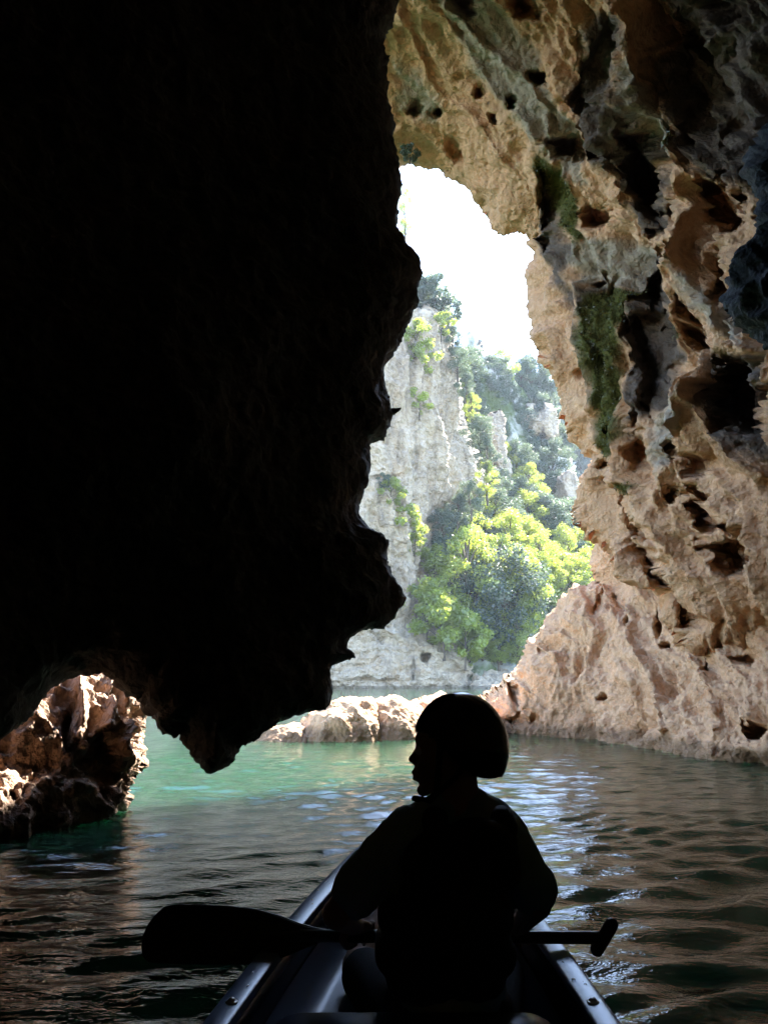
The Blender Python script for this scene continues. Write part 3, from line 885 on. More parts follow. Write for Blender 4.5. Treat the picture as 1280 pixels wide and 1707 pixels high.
rows = [  # base line (py), px from, px to, count, share of bright trees, height in photograph pixels, row name
    (1128, 742, 858, 5, 1.0, 95, 'lowest row by the water'), (1085, 752, 880, 5, 0.8, 190, 'tall second row above the water'),
    (1030, 760, 985, 8, 0.9, 130, 'third row up the far slope'), (975, 752, 1010, 9, 0.75, 120, 'fourth row up the far slope'),
    (915, 738, 1000, 10, 0.45, 110, 'fifth row up the far slope'), (858, 735, 975, 10, 0.15, 95, 'sixth row up the far slope'),
    (805, 790, 955, 8, 0.1, 85, 'seventh row up the far slope'), (755, 762, 945, 8, 0.15, 78, 'eighth row up the far slope'),
    (705, 765, 938, 8, 0.1, 80, 'ninth row up the far slope'), (655, 760, 912, 8, 0.15, 84, 'skyline row of the near slope')]
for ri, (py, x0, x1, n, br, hp, rn) in enumerate(rows):
    row_n = -1
    n = min(12, round(n * 1.3)); hp *= 0.86
    for i in range(n):
        if 5 <= ri <= 8 and random.random() < 0.22: continue
        row_n += 1
        px = x0 + (x1 - x0) * i / (n - 1) + random.uniform(-7, 7)
        y = py + random.uniform(-9, 9) - (0 if ri < 2 else (px - x0) * -0.06)
        bright = random.random() < br
        pr = random.choice(ASHES if bright else OAKS)
        Y = slope_Y(px, y) + 0.5
        sc = hp * random.uniform(0.8, 1.2) * Y / F * 1.05 / pr[2]
        plant('ash_tree' if bright else 'oak_tree', pr, at(px, y, Y).tolist(), sc, random.uniform(0, 6.28),
              '%s %s tree from the cliff in the %s' % (ORD[row_n], 'bright yellow-green' if bright else 'grey-green', rn), 'tree', 'trees on the far slope')
for i, (px, py, hp, b) in enumerate([(752, 596, 60, 0), (763, 632, 62, 0), (776, 676, 58, 0), (788, 712, 60, 1), (800, 752, 62, 0), (812, 795, 66, 0), (812, 838, 70, 1), (786, 862, 62, 0),
                                        (762, 886, 64, 0), (742, 918, 70, 0), (744, 968, 72, 0), (758, 1012, 70, 1)]):
    pr = (ASHES if b else OAKS)[i % 3]
    Y = 66.0 + (1000 - py) * 0.012
    plant('ash_tree' if b else 'oak_tree', pr, at(px, py, Y).tolist(), hp * Y / F / pr[2], random.uniform(0, 6.28),
          '%s tree down the right edge of the pale cliff, counted from the top' % ORD[i], 'tree', 'trees along the cliff edge')
for lab, poly, Yo in [('bluish bare rock outcrop just under the skyline of the wooded slope', [(872, 700), (884, 676), (896, 684), (908, 668), (922, 690), (934, 722), (922, 744), (900, 726), (884, 732)], 97),
                      ('grey bare rock rib between the trees halfway up the slope', [(812, 700), (826, 690), (838, 730), (846, 790), (850, 830), (832, 836), (820, 780)], 84),
                      ('low grey crag near the foot of the blue far hill', [(930, 800), (948, 790), (962, 830), (970, 890), (955, 915), (938, 880)], 88)]:
    c = np.array(poly, float).mean(0)
    Vb, Qb, _, _ = rock_mass(poly, [(c[0], c[1], Yo - 1), (poly[0][0], poly[0][1], Yo), (poly[3][0], poly[3][1], Yo + 1), (poly[-2][0], poly[-2][1], Yo)], 1.8, 2.0, 1.2, 'all', [], [], cliff_noise)
    to_base(link('rock_outcrop', mesh_np('rock_outcrop', Vb, Qb, M_CLIFF), label=lab, cat='rock', group='bare rocks on the far slope'))
tFy = TPS([(800, 600, 190), (950, 670, 180), (1250, 830, 190), (800, 1130, 130), (1250, 1130, 130), (1000, 900, 160)])
for i in range(11):
    px = 912 + i * 9 + random.uniform(-3, 3); py = 668 + i * 5.5 + random.uniform(-3, 3) + (i % 2) * 14
    plant('oak_tree', random.choice(OAKS), at(px, py, float(tFy(np.array([[px, py]]))[0]) + 1).tolist(), random.uniform(0.8, 1.2), random.uniform(0, 6.28),
          '%s small hazy tree along the crest of the blue far hill' % ORD[i], 'tree', 'trees on the far hill')
for i in range(12):
    px = 925 + (i % 4) * 20 + random.uniform(-5, 5); py = 740 + (i // 4) * 55 + random.uniform(-8, 8)
    plant('oak_tree', random.choice(OAKS), at(px, py, float(tFy(np.array([[px, py]]))[0]) - 4).tolist(), random.uniform(1.1, 1.5), random.uniform(0, 6.28),
          '%s hazy tree in the %s band down the blue far hill' % (ORD[i % 4], ['upper', 'middle', 'lower'][i // 4]), 'tree', 'trees on the far hill')
tC = TPS(cliff_ctrl)
for i, (px, py, hpx, b, lab) in enumerate([
    (700, 520, 62, 1, 'grey-green tree capping the cliff next to the black rock'), (722, 522, 75, 1, 'tallest grey-green tree on top of the cliff'), (742, 545, 55, 1, 'grey-green tree at the outer corner of the cliff top'),
    (690, 585, 55, 0, 'yellow-green shrub hanging just under the cliff top'), (703, 625, 60, 0, 'long yellow-green shrub in the upper cliff crack'), (699, 690, 45, 0, 'small yellow-green shrub halfway up the cliff'),
    (735, 560, 45, 0, 'yellow-green shrub at the cliff corner below the trees'),
    (650, 845, 45, 0, 'yellow shrub on the cliff ledge beside the black rock notch'), (672, 905, 60, 0, 'yellow shrub in the middle of the white cliff'), (690, 930, 40, 0, 'small green shrub right of the white cliff band'),
    (640, 815, 26, 1, 'little dark shrub on the cliff ledge'), (722, 960, 50, 0, 'green shrub at the cliff shoulder'), (712, 1050, 75, 0, 'rounded bright bush above the low river rocks'),
    (740, 1080, 85, 0, 'large bright bush spilling over the low river rocks'), (775, 1100, 70, 0, 'bright bush at the end of the low river rocks'), (683, 1000, 24, 0, 'tiny green tuft low on the cliff')]):
    pr = BUSHES[b]
    Y = float(tC(np.array([[px, py]], float))[0]) - 0.7 if i > 2 else 72
    plant('cliff_tree' if i < 3 else 'cliff_shrub', pr, at(px, py, Y).tolist(), hpx * Y / F / pr[2], random.uniform(0, 6.28), lab, 'tree' if i < 3 else 'shrub', 'plants growing on the cliff')
pr = ASHES[0]
o = plant('cliff_tree', pr, at(676, 412, 73).tolist(), 128 * 73 / F / pr[2], 1.0, 'pale slender tree against the white sky beside the black rock', 'tree', 'plants growing on the cliff')
o.scale = (o.scale[0] * 0.45, o.scale[1] * 0.45, o.scale[2])
# riverside boulder at the end of the far bank
rb = [(785, 1150), (792, 1125), (815, 1108), (840, 1112), (862, 1128), (870, 1150), (870, 1165), (782, 1165)]
Vb, Qb, _, _ = rock_mass(rb, [(790, 1140, 60), (830, 1145, 60), (865, 1140, 62), (830, 1115, 63)], 1.8, 1.2, 1.2, 'all', [], [], lambda P, PX: 0.3 * ridged(P * 0.6, 3) + 0.1 * fbm(P * 2, 3))
o = link('river_boulder', mesh_np('river_boulder', Vb, Qb, M_CLIFF), label='grey sunlit boulder at the end of the low river rocks under the trees', cat='boulder')
to_base(o)
# moss tufts on the cave wall
link('moss', mesh_np('moss', tv, tq, leaf_mat('moss_green', (0.095, 0.080, 0.010), (0.08, 0.08, 0.008)), smooth=False), cave_wall, kind='stuff')
# creeper hanging at the lip of the arch
pr = BUSHES[1]
plant('hanging_creeper', pr, at(683, 268, 12.6).tolist(), 0.16, 0.4, 'small dark green tuft on the arch lip beside the black rock', 'plant', None)

# ------------------------------------------------------------------ hazy air over the river
hz = bpy.data.materials.new('hazy_air')
hz.use_nodes = True
hz.node_tree.nodes.clear()
_o = hz.node_tree.nodes.new('ShaderNodeOutputMaterial')
_v = hz.node_tree.nodes.new('ShaderNodeVolumePrincipled')
_v.inputs['Color'].default_value = (0.70, 0.83, 1.0, 1)
_v.inputs['Density'].default_value = 0.00022
_v.inputs['Anisotropy'].default_value = 0.35
hz.node_tree.links.new(_v.outputs[0], _o.inputs['Volume'])
bmh = bmesh.new()
bmesh.ops.create_cube(bmh, size=1.0)
for v in bmh.verts:
    v.co = ((-520, 520)[v.co.x > 0], (-80, 760)[v.co.y > 0], (-9, 115)[v.co.z > 0])
meh = bpy.data.meshes.new('haze'); bmh.to_mesh(meh); bmh.free(); meh.materials.append(hz)
link('haze', meh, label='pale blue haze in the air of the river gorge', kind='stuff')

# ------------------------------------------------------------------ canoe
M_HULL = plain_mat('dark_blue_hull_plastic', (0.030, 0.045, 0.085), 0.24, 0.5, 0.2, 5, 0.06, bsc=35)
M_RAIL = plain_mat('grey_blue_rail_plastic', (0.08, 0.115, 0.19), 0.26, 0.6, 0.2, 9, 0.05, bsc=50)
M_FLOOR = plain_mat('blue_moulded_floor', (0.10, 0.13, 0.19), 0.38, 0.6, 0.2, 5, 0.04, bsc=25)
M_SEAT = plain_mat('navy_moulded_plastic', (0.016, 0.026, 0.060), 0.34, 0.5, 0.2, 6, 0.05, bsc=60)
M_STEEL = plain_mat('dull_steel', (0.42, 0.42, 0.44), 0.35, 0.5, 0.15, 40, 0.05, 1.0)
M_DROP, _nt, _b = new_mat('water_drop')
_b.inputs['Base Color'].default_value = (0.6, 0.65, 0.7, 1); _b.inputs['Roughness'].default_value = 0.03; _b.inputs['IOR'].default_value = 1.33
_b.inputs['Transmission Weight'].default_value = 0.9

def bm_obj(name, bm, mat, parent=None, smooth=True, **kw):
    me = bpy.data.meshes.new(name)
    bm.to_mesh(me); bm.free()
    if smooth: me.polygons.foreach_set('use_smooth', np.ones(len(me.polygons), bool))
    me.materials.append(mat)
    return link(name, me, parent, **kw)

canoe = empty('canoe', (0.06, 1.2, 0.0), 'dark blue plastic open canoe with grey gunwales carrying the helmeted child', 'canoe')
def canoe_part(name, V, Q, mat, smooth=True):
    V = np.asarray(V, float) - np.array([0.06, 1.2, 0.0])
    return link(name, mesh_np(name, V, np.asarray(Q), mat, smooth), canoe)
def hull_half(y):
    y = np.asarray(y, float)
    return np.where(y >= 1.25, canoe_half(np.maximum(y, 1.25)), canoe_half(2.5 - y))
def hull_sheer(y):
    y = np.asarray(y, float)
    return np.where(y >= 1.25, canoe_sheer(np.maximum(y, 1.25)), canoe_sheer(2.5 - y))
YS = np.concatenate([np.linspace(STERN_Y, 1.2, 26)[:-1], np.linspace(1.2, BOW_Y, 52)])
def hull():
    S = np.linspace(-1, 1, 41)
    def prof(y, inset):
        h = max(float(hull_half(y)) - inset, 0.004)
        e = max(0, 1 - ((y - 1.25) / 2.13) ** 4)
        zb = -0.11 * e + 0.10 * (1 - e) + inset * 1.4
        top = float(hull_sheer(y)) - 0.004
        # moulded section: flat floor, soft chine, flared side with a step
        a = np.abs(S)
        z = zb + (top - zb) * np.clip((a - 0.42) / 0.58, 0, 1) ** 1.25
        x = np.sign(S) * h * np.where(a < 0.42, a / 0.42 * 0.60, 0.60 + 0.40 * ((a - 0.42) / 0.58) ** 0.62)
        rib = 0.012 * math.sin(y * 14) * np.clip(1 - np.abs(a - 0.5) / 0.25, 0, 1) if inset else 0
        x = x - np.sign(S) * np.abs(rib)
        return np.stack([x + float(canoe_axis(y)), np.full(len(S), y), z], 1)
    n = len(S)
    V = [prof(y, 0.0) for y in YS] + [prof(y, 0.016) for y in YS]
    V = np.concatenate(V)
    Q = []
    m = len(YS)
    for i in range(m - 1):
        for j in range(n - 1):
            a = i * n + j
            Q.append((a, a + 1, a + n + 1, a + n))
            b = a + m * n
            Q.append((b, b + n, b + n + 1, b + 1))
        for j in (0, n - 1):
            a, b = i * n + j, (i + m) * n + j
            Q.append((a, a + n, b + n, b))
    return V, Q
canoe_part('hull', *hull(), M_HULL)
for s in (-1, 1):
    prof = [(-0.012, -0.018), (-0.012, 0.010), (-0.007, 0.0155), (0.000, 0.0155), (0.034, 0.0115), (0.040, 0.009), (0.041, 0.002), (0.040, -0.012)]
    V, Q = [], []
    n = len(prof)
    for i, y in enumerate(YS):
        k = min(1, float(hull_half(y)) / 0.10)
        for (u, w) in prof:
            V.append((float(canoe_axis(y)) + s * (float(hull_half(y)) + 0.014 - u * k), y, float(hull_sheer(y)) + w))
        if i:
            for j in range(n):
                a, b = (i - 1) * n + j, (i - 1) * n + (j + 1) % n
                Q.append((a, b, b + n, a + n) if s > 0 else (b, a, a + n, b + n))
    g = canoe_part('gunwale', V, Q, M_RAIL, smooth=False)
    md = g.modifiers.new('bevel', 'BEVEL'); md.width = 0.003; md.segments = 2; md.limit_method = 'ANGLE'; md.angle_limit = math.radians(35)
# bolts through the gunwales: washer and domed head
def lathe(prof, n=20):
    V, Q = [], []
    for i, (r, z) in enumerate(prof):
        for k in range(n):
            a = 2 * math.pi * k / n
            V.append((r * math.cos(a), r * math.sin(a), z))
        if i:
            for k in range(n):
                a, b = (i - 1) * n + k, (i - 1) * n + (k + 1) % n
                Q.append((a, b, b + n, a + n))
    return np.array(V), np.array(Q)
Vw, Qw = lathe([(0.0005, 0.0), (0.013, 0.0), (0.0135, 0.0012), (0.010, 0.0024), (0.0085, 0.0024), (0.0080, 0.0050), (0.0055, 0.0078), (0.0005, 0.0086)])
bolt_me = mesh_np('bolt', Vw, Qw, M_STEEL)
for s in (-1, 1):
    for y in (1.42, 1.735, 2.05, 2.62):
        b = link('bolt', bolt_me, canoe)
        b.location = (float(canoe_axis(y)) + s * (float(hull_half(y)) - 0.003) - 0.06, y - 1.2, float(hull_sheer(y)) + 0.0132)
# seat and backrest, moulded
def rounded_slab(cx, y0, y1, z0, z1, hw, r, n=8):
    bm = bmesh.new()
    pts = []
    for (sx, sz) in ((1, 1), (-1, 1)):
        for k in range(n + 1):
            a = math.pi / 2 * k / n
            if sx > 0: pts.append((cx + hw - r + r * math.cos(a), z1 - r + r * math.sin(a)))
            else: pts.append((cx - hw + r - r * math.sin(a), z1 - r + r * math.cos(a)))
    pts = [(cx + hw, z0)] + pts + [(cx - hw, z0)]
    f = bm.faces.new([bm.verts.new((x, y0, z)) for x, z in pts])
    e = bmesh.ops.extrude_face_region(bm, geom=[f])
    bmesh.ops.translate(bm, verts=[v for v in e['geom'] if isinstance(v, bmesh.types.BMVert)], vec=(0, y1 - y0, 0))
    bmesh.ops.recalc_face_normals(bm, faces=bm.faces)
    bmesh.ops.bevel(bm, geom=[ed for ed in bm.edges if ed.calc_face_angle(0) > 1.0], offset=0.014, segments=4, affect='EDGES', profile=0.5)
    return bm
bm = rounded_slab(0.058, 1.60, 1.675, 0.10, 0.392, 0.305, 0.085)
bmesh.ops.translate(bm, verts=bm.verts, vec=(-0.06, -1.2, 0))
back = bm_obj('backrest', bm, M_SEAT, canoe)
bm = rounded_slab(0.058, 1.585, 1.604, 0.08, 0.355, 0.265, 0.07)
bmesh.ops.translate(bm, verts=bm.verts, vec=(-0.06, -1.2, 0))
bm_obj('panel', bm, M_SEAT, back)
bm = rounded_slab(0.062, 1.67, 2.02, -0.02, 0.185, 0.275, 0.05)
bmesh.ops.translate(bm, verts=bm.verts, vec=(-0.06, -1.2, 0))
bm_obj('seat', bm, M_SEAT, canoe)
# moulded inner floor with side shelves and a soft crease
V, Q = [], []
yd = np.linspace(1.66, 2.95, 30)
us = np.linspace(-1, 1, 25)
for i, y in enumerate(yd):
    h = float(hull_half(y)) - 0.022
    for u in us:
        a = abs(u)
        z = 0.150 + 0.022 * sstep(0.42, 0.60, a) + 0.085 * sstep(0.80, 1.0, a) ** 1.5 + 0.085 * (y - 1.7) + 0.05 * a * h + 0.010 * math.sin((y - 1.7) * 5.0) * sstep(0.9, 0.3, a)
        V.append((float(canoe_axis(y)) + u * h * (0.97 if a > 0.95 else 1), y, float(z)))
    if i:
        for k in range(len(us) - 1):
            a = (i - 1) * len(us) + k
            Q.append((a, a + 1, a + len(us) + 1, a + len(us)))
canoe_part('inner_floor', V, Q, M_FLOOR)
# bow deck
V, Q = [], []
yd = np.linspace(2.95, BOW_Y - 0.03, 12)
for i, y in enumerate(yd):
    for u in np.linspace(-1, 1, 9):
        V.append((float(canoe_axis(y)) + u * float(hull_half(y)) * 0.98, y, float(hull_sheer(y)) + 0.014 + 0.02 * (1 - u * u)))
    if i:
        for k in range(8):
            a = (i - 1) * 9 + k
            Q.append((a, a + 1, a + 10, a + 9))
canoe_part('bow_deck', V, Q, M_HULL)
Vd, Qd = lathe([(0.0001, 0.0022), (0.0020, 0.0017), (0.0030, 0.0006), (0.0032, 0.0)], 10)
drop_me = mesh_np('water_drop', Vd, Qd, M_DROP)
random.seed(9)
for k in range(26):
    s = random.choice((-1, 1))
    y = random.uniform(1.7, 2.5)
    d = link('water_drop', drop_me, canoe)
    d.location = (float(canoe_axis(y)) + s * (float(hull_half(y)) - random.uniform(-0.012, 0.014)) - 0.06, y - 1.2, float(hull_sheer(y)) + 0.0135)
    d.scale = [random.uniform(0.6, 1.5)] * 3

# ------------------------------------------------------------------ remeshed bodies
def prim_ell(bm, c, r, rot=None, sub=3):
    M = Matrix.Translation(Vector(c)) @ (rot.to_4x4() if rot else Matrix.Identity(4)) @ Matrix.Diagonal((*r, 1))
    bmesh.ops.create_icosphere(bm, subdivisions=sub, radius=1.0, matrix=M)
def prim_cap(bm, p, q, r1, r2, sub=2):
    p, q = Vector(p), Vector(q)
    d = q - p
    M = Matrix.Translation((p + q) / 2) @ d.to_track_quat('Z', 'Y').to_matrix().to_4x4()
    bmesh.ops.create_cone(bm, cap_ends=True, segments=20, radius1=r1, radius2=r2, depth=d.length, matrix=M)
    prim_ell(bm, p, (r1,) * 3, None, sub)
    prim_ell(bm, q, (r2,) * 3, None, sub)
def remesh(bm, voxel, smooth=4, fac=0.5):
    me = bpy.data.meshes.new('tmp'); bm.to_mesh(me); bm.free()
    o = bpy.data.objects.new('tmp', me); COL.objects.link(o)
    r = o.modifiers.new('r', 'REMESH'); r.mode = 'VOXEL'; r.voxel_size = voxel
    if smooth:
        s = o.modifiers.new('s', 'SMOOTH'); s.iterations = smooth; s.factor = fac
    dg = bpy.context.evaluated_depsgraph_get()
    dg.update()
    out = bpy.data.meshes.new_from_object(o.evaluated_get(dg))
    bpy.data.objects.remove(o); bpy.data.meshes.remove(me)
    out.polygons.foreach_set('use_smooth', np.ones(len(out.polygons), bool))
    return out

# ------------------------------------------------------------------ paddle
PY = 2.0
M_PADDLE = plain_mat('black_paddle_plastic', (0.012, 0.012, 0.013), 0.42, 0.4, 0.2, 12, 0.05)
M_SHAFT = plain_mat('dark_shaft', (0.02, 0.02, 0.022), 0.3, 0.5, 0.2, 12)
M_PRINT = plain_mat('olive_print', (0.045, 0.048, 0.014), 0.5, 0.3, 0.3, 30)
shaft_a, shaft_b = vat(500, 1560, PY), vat(1000, 1563, PY)
paddle = empty('paddle', shaft_a.lerp(shaft_b, 0.5), 'black canoe paddle with wide blade and T-grip held across the canoe', 'paddle')
pO = Vector(paddle.location)
V, Q = tube([shaft_a - pO, shaft_a.lerp(shaft_b, 0.3) - pO, shaft_a.lerp(shaft_b, 0.7) - pO, shaft_b - pO], [0.0145] * 4, 16)
link('shaft', mesh_np('shaft', np.array([list(v) for v in V]), np.array(Q), M_SHAFT), paddle)
bl = [(548, 1551), (525, 1547), (500, 1540), (470, 1528), (430, 1517), (380, 1511), (330, 1509), (290, 1509), (272, 1513), (258, 1526), (246, 1542), (238, 1560), (235, 1580), (238, 1597), (248, 1605),
      (290, 1608), (350, 1609), (410, 1608), (445, 1604), (480, 1594), (510, 1581), (530, 1573), (548, 1569)]
def blade_pt(px, py, dy=0.0): return vat(px, py, PY - 0.03 * (py - 1560) / 50.0 + dy)
bm = bmesh.new()
f = bm.faces.new([bm.verts.new(blade_pt(x, y, -0.005) - pO) for x, y in bl])
e = bmesh.ops.extrude_face_region(bm, geom=[f])
bmesh.ops.translate(bm, verts=[v for v in e['geom'] if isinstance(v, bmesh.types.BMVert)], vec=(0, 0.010, 0))
bmesh.ops.recalc_face_normals(bm, faces=bm.faces)
bmesh.ops.bevel(bm, geom=[ed for ed in bm.edges if ed.calc_face_angle(0) > 1.0], offset=0.003, segments=2, affect='EDGES')
blade = bm_obj('blade', bm, M_PADDLE, paddle, smooth=False)
bm = bmesh.new()
prim_cap(bm, blade_pt(540, 1560) - pO, blade_pt(330, 1560) - pO, 0.013, 0.004)
bm_obj('spine', bm, M_PADDLE, blade)
bm = bmesh.new()
for poly in ([(391, 1536), (430, 1535), (430, 1543), (419, 1545), (412, 1560), (403, 1570), (399, 1567), (405, 1556), (407, 1546), (392, 1545)],
             [(433, 1536), (470, 1538), (473, 1546), (462, 1551), (450, 1552), (447, 1563), (436, 1566), (425, 1565), (431, 1552)],
             [(380, 1585), (398, 1575), (408, 1577), (394, 1588), (383, 1593)]):
    bm.faces.new([bm.verts.new(blade_pt(x, y, -0.0115) - pO) for x, y in poly])
bm_obj('printed_mark', bm, M_PRINT, blade, smooth=False)
bm = bmesh.new()
ga, gb = vat(1019, 1541, PY), vat(994, 1583, PY)
prim_cap(bm, ga - pO, gb - pO, 0.0165, 0.0165)
prim_cap(bm, shaft_b - pO, (ga + gb) / 2 - pO, 0.0145, 0.0165)
link('grip', remesh(bm, 0.003, 3), paddle).data.materials.append(M_PADDLE)

# ------------------------------------------------------------------ child in the bow
YB = 1.83
M_SKIN = plain_mat('skin', (0.34, 0.20, 0.14), 0.55, 0.4, 0.08, 20)
M_SHIRT = plain_mat('dark_teal_shirt', (0.26, 0.38, 0.39), 0.9, 0.15, 0.2, 15, 0.25, bsc=90)
M_VEST = plain_mat('black_vest_nylon', (0.020, 0.022, 0.030), 0.75, 0.25, 0.25, 15, 0.25, bsc=80)
M_SHORT = plain_mat('dark_shorts_cloth', (0.022, 0.027, 0.032), 0.9, 0.15, 0.2, 15, 0.2)
M_HELM = plain_mat('black_helmet_shell', (0.008, 0.008, 0.010), 0.16, 0.5, 0.2, 8)
M_STRAP = plain_mat('black_webbing', (0.010, 0.010, 0.011), 0.8, 0.2, 0.2, 40)
M_EYE = plain_mat('eye_white', (0.7, 0.68, 0.65), 0.2, 0.5, 0.03, 10)
person = empty('person', vat(745, 1700, YB) * 1.0, 'child in dark helmet and life vest sitting in the canoe with head turned left', 'person')
person.location.z = 0.185
bO = Vector(person.location)
def B(px, py, Y=YB): return vat(px, py, Y) - bO
LS, LE, LH = B(682, 1382), B(560, 1524, 1.80), B(598, 1556, PY)
RS, RE, RH = B(842, 1384), B(896, 1506, 1.78), B(858, 1560, PY)
NB = B(768, 1350)
HC = B(752, 1254)                     # head centre
fw = Vector((-0.985, 0.17, 0)).normalized(); upv = Vector((0, 0, 1)); sd = fw.cross(upv)   # sd points towards the camera-far side
def H(f, s, u): return HC + fw * f + sd * s + upv * u
Rh = Matrix((fw, sd, upv)).transposed()
hipc = Vector((0.0, 0.0, 0.10))
bm = bmesh.new()
# head
prim_ell(bm, H(-0.005, 0, 0.018), (0.090, 0.070, 0.088), Rh)
prim_ell(bm, H(0.032, 0, -0.045), (0.050, 0.052, 0.050), Rh)
prim_ell(bm, H(0.066, 0, -0.086), (0.017, 0.022, 0.014), Rh)
prim_cap(bm, H(0.079, 0, 0.004), H(0.094, 0, -0.018), 0.0075, 0.0085)
prim_ell(bm, H(0.086, 0.010, -0.022), (0.010, 0.008, 0.007), Rh); prim_ell(bm, H(0.086, -0.010, -0.022), (0.010, 0.008, 0.007), Rh)
prim_ell(bm, H(0.079, 0, -0.046), (0.017, 0.020, 0.0065), Rh)
prim_ell(bm, H(0.0775, 0, -0.0605), (0.0155, 0.018, 0.0065), Rh)
prim_ell(bm, H(0.070, 0, -0.040), (0.018, 0.026, 0.020), Rh)
prim_ell(bm, H(0.072, 0, 0.030), (0.014, 0.045, 0.012), Rh)
for s in (-1, 1):
    prim_ell(bm, H(-0.012, s * 0.070, -0.012), (0.018, 0.008, 0.028), Rh)
    prim_ell(bm, H(0.055, s * 0.030, -0.028), (0.022, 0.022, 0.022), Rh)
prim_cap(bm, H(-0.012, 0, -0.05), NB + Vector((0, 0, -0.03)), 0.045, 0.052)
# trunk
prim_cap(bm, NB + Vector((0, 0, -0.06)), hipc + Vector((0, 0, 0.08)), 0.085, 0.10)
prim_cap(bm, LS, RS, 0.042, 0.042)
prim_ell(bm, hipc, (0.14, 0.11, 0.10))
# arms
for S, E_, Hd in ((LS, LE, LH), (RS, RE, RH)):
    prim_cap(bm, S, E_, 0.042, 0.032)
    wr = E_.lerp(Hd, 0.80) + Vector((0, 0, 0.01))
    prim_cap(bm, E_, wr, 0.032, 0.022)
    palm = Hd + Vector((0, -0.020, 0.022))
    prim_ell(bm, palm, (0.034, 0.030, 0.013), Matrix.Rotation(math.radians(-35), 3, 'X'))
    prim_cap(bm, wr, palm, 0.021, 0.018)
    for k in range(4):
        x = -0.027 + 0.018 * k
        L = (0.9, 1.0, 0.97, 0.82)[k]
        pts = []
        for a in (100, 55, 5, -50, -100):
            aa = math.radians(90 - (90 - a) * L)
            pts.append(Hd + Vector((x + 0.002 * k, 0.0235 * math.cos(aa), 0.0235 * math.sin(aa))))
        for i in range(4): prim_cap(bm, pts[i], pts[i + 1], 0.0082 - 0.0005 * i, 0.0077 - 0.0005 * i, 1)
    th = [palm + Vector((-0.022, -0.005, -0.004)), Hd + Vector((-0.040, -0.026, -0.004)), Hd + Vector((-0.030, -0.016, -0.024)), Hd + Vector((-0.016, -0.004, -0.027))]
    for i in range(3): prim_cap(bm, th[i], th[i + 1], 0.0098 - 0.0008 * i, 0.009 - 0.0008 * i, 1)
# legs
for s, kn in ((-1, B(598, 1612, 2.22)), (1, B(836, 1615, 2.22))):
    hp = hipc + Vector((s * 0.075, 0.02, 0))
    ft = Vector((kn.x * 0.8, kn.y + 0.20, 0.150))
    prim_cap(bm, hp, kn, 0.068, 0.048)
    prim_cap(bm, kn, ft + Vector((0, -0.02, 0.03)), 0.046, 0.028)
    prim_cap(bm, ft + Vector((0, -0.03, 0.0)), ft + Vector((0, 0.12, -0.01)), 0.03, 0.022)
body = link('body', remesh(bm, 0.0042, 3), person)
body.data.materials.append(M_SKIN)
for s in (-1, 1):
    bm = bmesh.new(); prim_ell(bm, H(0.071, s * 0.030, 0.006), (0.012, 0.012, 0.012), None, 2)
    bm_obj('eye', bm, M_EYE, body)
# t-shirt: trunk and flared short sleeves
bm = bmesh.new()
prim_cap(bm, NB + Vector((0, 0, -0.075)), hipc + Vector((0, 0, 0.06)), 0.10, 0.125)
prim_cap(bm, LS + Vector((0.012, 0, -0.006)), RS + Vector((-0.012, 0, -0.006)), 0.052, 0.052)
prim_cap(bm, LS, NB + Vector((-0.02, 0, 0)), 0.045, 0.052); prim_cap(bm, RS, NB + Vector((0.02, 0, 0)), 0.045, 0.052)
prim_cap(bm, LS, LS.lerp(LE, 0.72), 0.052, 0.058); prim_cap(bm, RS, RS.lerp(RE, 0.80), 0.047, 0.053)
prim_cap(bm, LS.lerp(LE, 0.35), B(665, 1480), 0.05, 0.05); prim_cap(bm, RS.lerp(RE, 0.5), B(830, 1480), 0.05, 0.05)
sh = remesh(bm, 0.006, 4)
n = len(sh.vertices); co = np.empty(n * 3, np.float32); sh.vertices.foreach_get('co', co); co = co.reshape(-1, 3)
w = fbm(co.astype(float) * np.array([18, 18, 9]), 3) * 0.006 + ridged(co.astype(float) * np.array([11, 11, 6]) + 3, 2) * 0.003
nr = np.empty(n * 3, np.float32); sh.vertices.foreach_get('normal', nr)
sh.vertices.foreach_set('co', (co + nr.reshape(-1, 3) * w[:, None]).ravel().astype(np.float32)); sh.update()
link('t_shirt', sh, person).data.materials.append(M_SHIRT)
# life vest: padded back and front panels with shoulder straps
bm = bmesh.new()
for dy in (-0.075, 0.085):
    for (px, py, rx, rz) in ((752, 1430, 0.118, 0.085), (748, 1500, 0.128, 0.095), (740, 1570, 0.132, 0.09), (738, 1610, 0.130, 0.06)):
        prim_ell(bm, B(px, py) + Vector((0, dy, 0)), (rx, 0.052, rz))
for (px, rx) in ((722, 0.036), (832, 0.036)):
    prim_cap(bm, B(px, 1440) + Vector((0, -0.085, 0)), B(px + (4 if px < 760 else -2), 1362) + Vector((0, -0.045, 0)), rx, 0.030)
    prim_cap(bm, B(px, 1362) + Vector((0, -0.045, 0)), B(px, 1360) + Vector((0, 0.045, 0)), 0.030, 0.030)
    prim_cap(bm, B(px, 1360) + Vector((0, 0.045, 0)), B(px, 1440) + Vector((0, 0.095, 0)), 0.030, rx)
prim_ell(bm, B(785, 1400) + Vector((0, -0.085, 0)), (0.085, 0.045, 0.065))
prim_cap(bm, B(838, 1372) + Vector((0, -0.06, 0)), B(836, 1356) + Vector((0, -0.02, 0)), 0.026, 0.022)
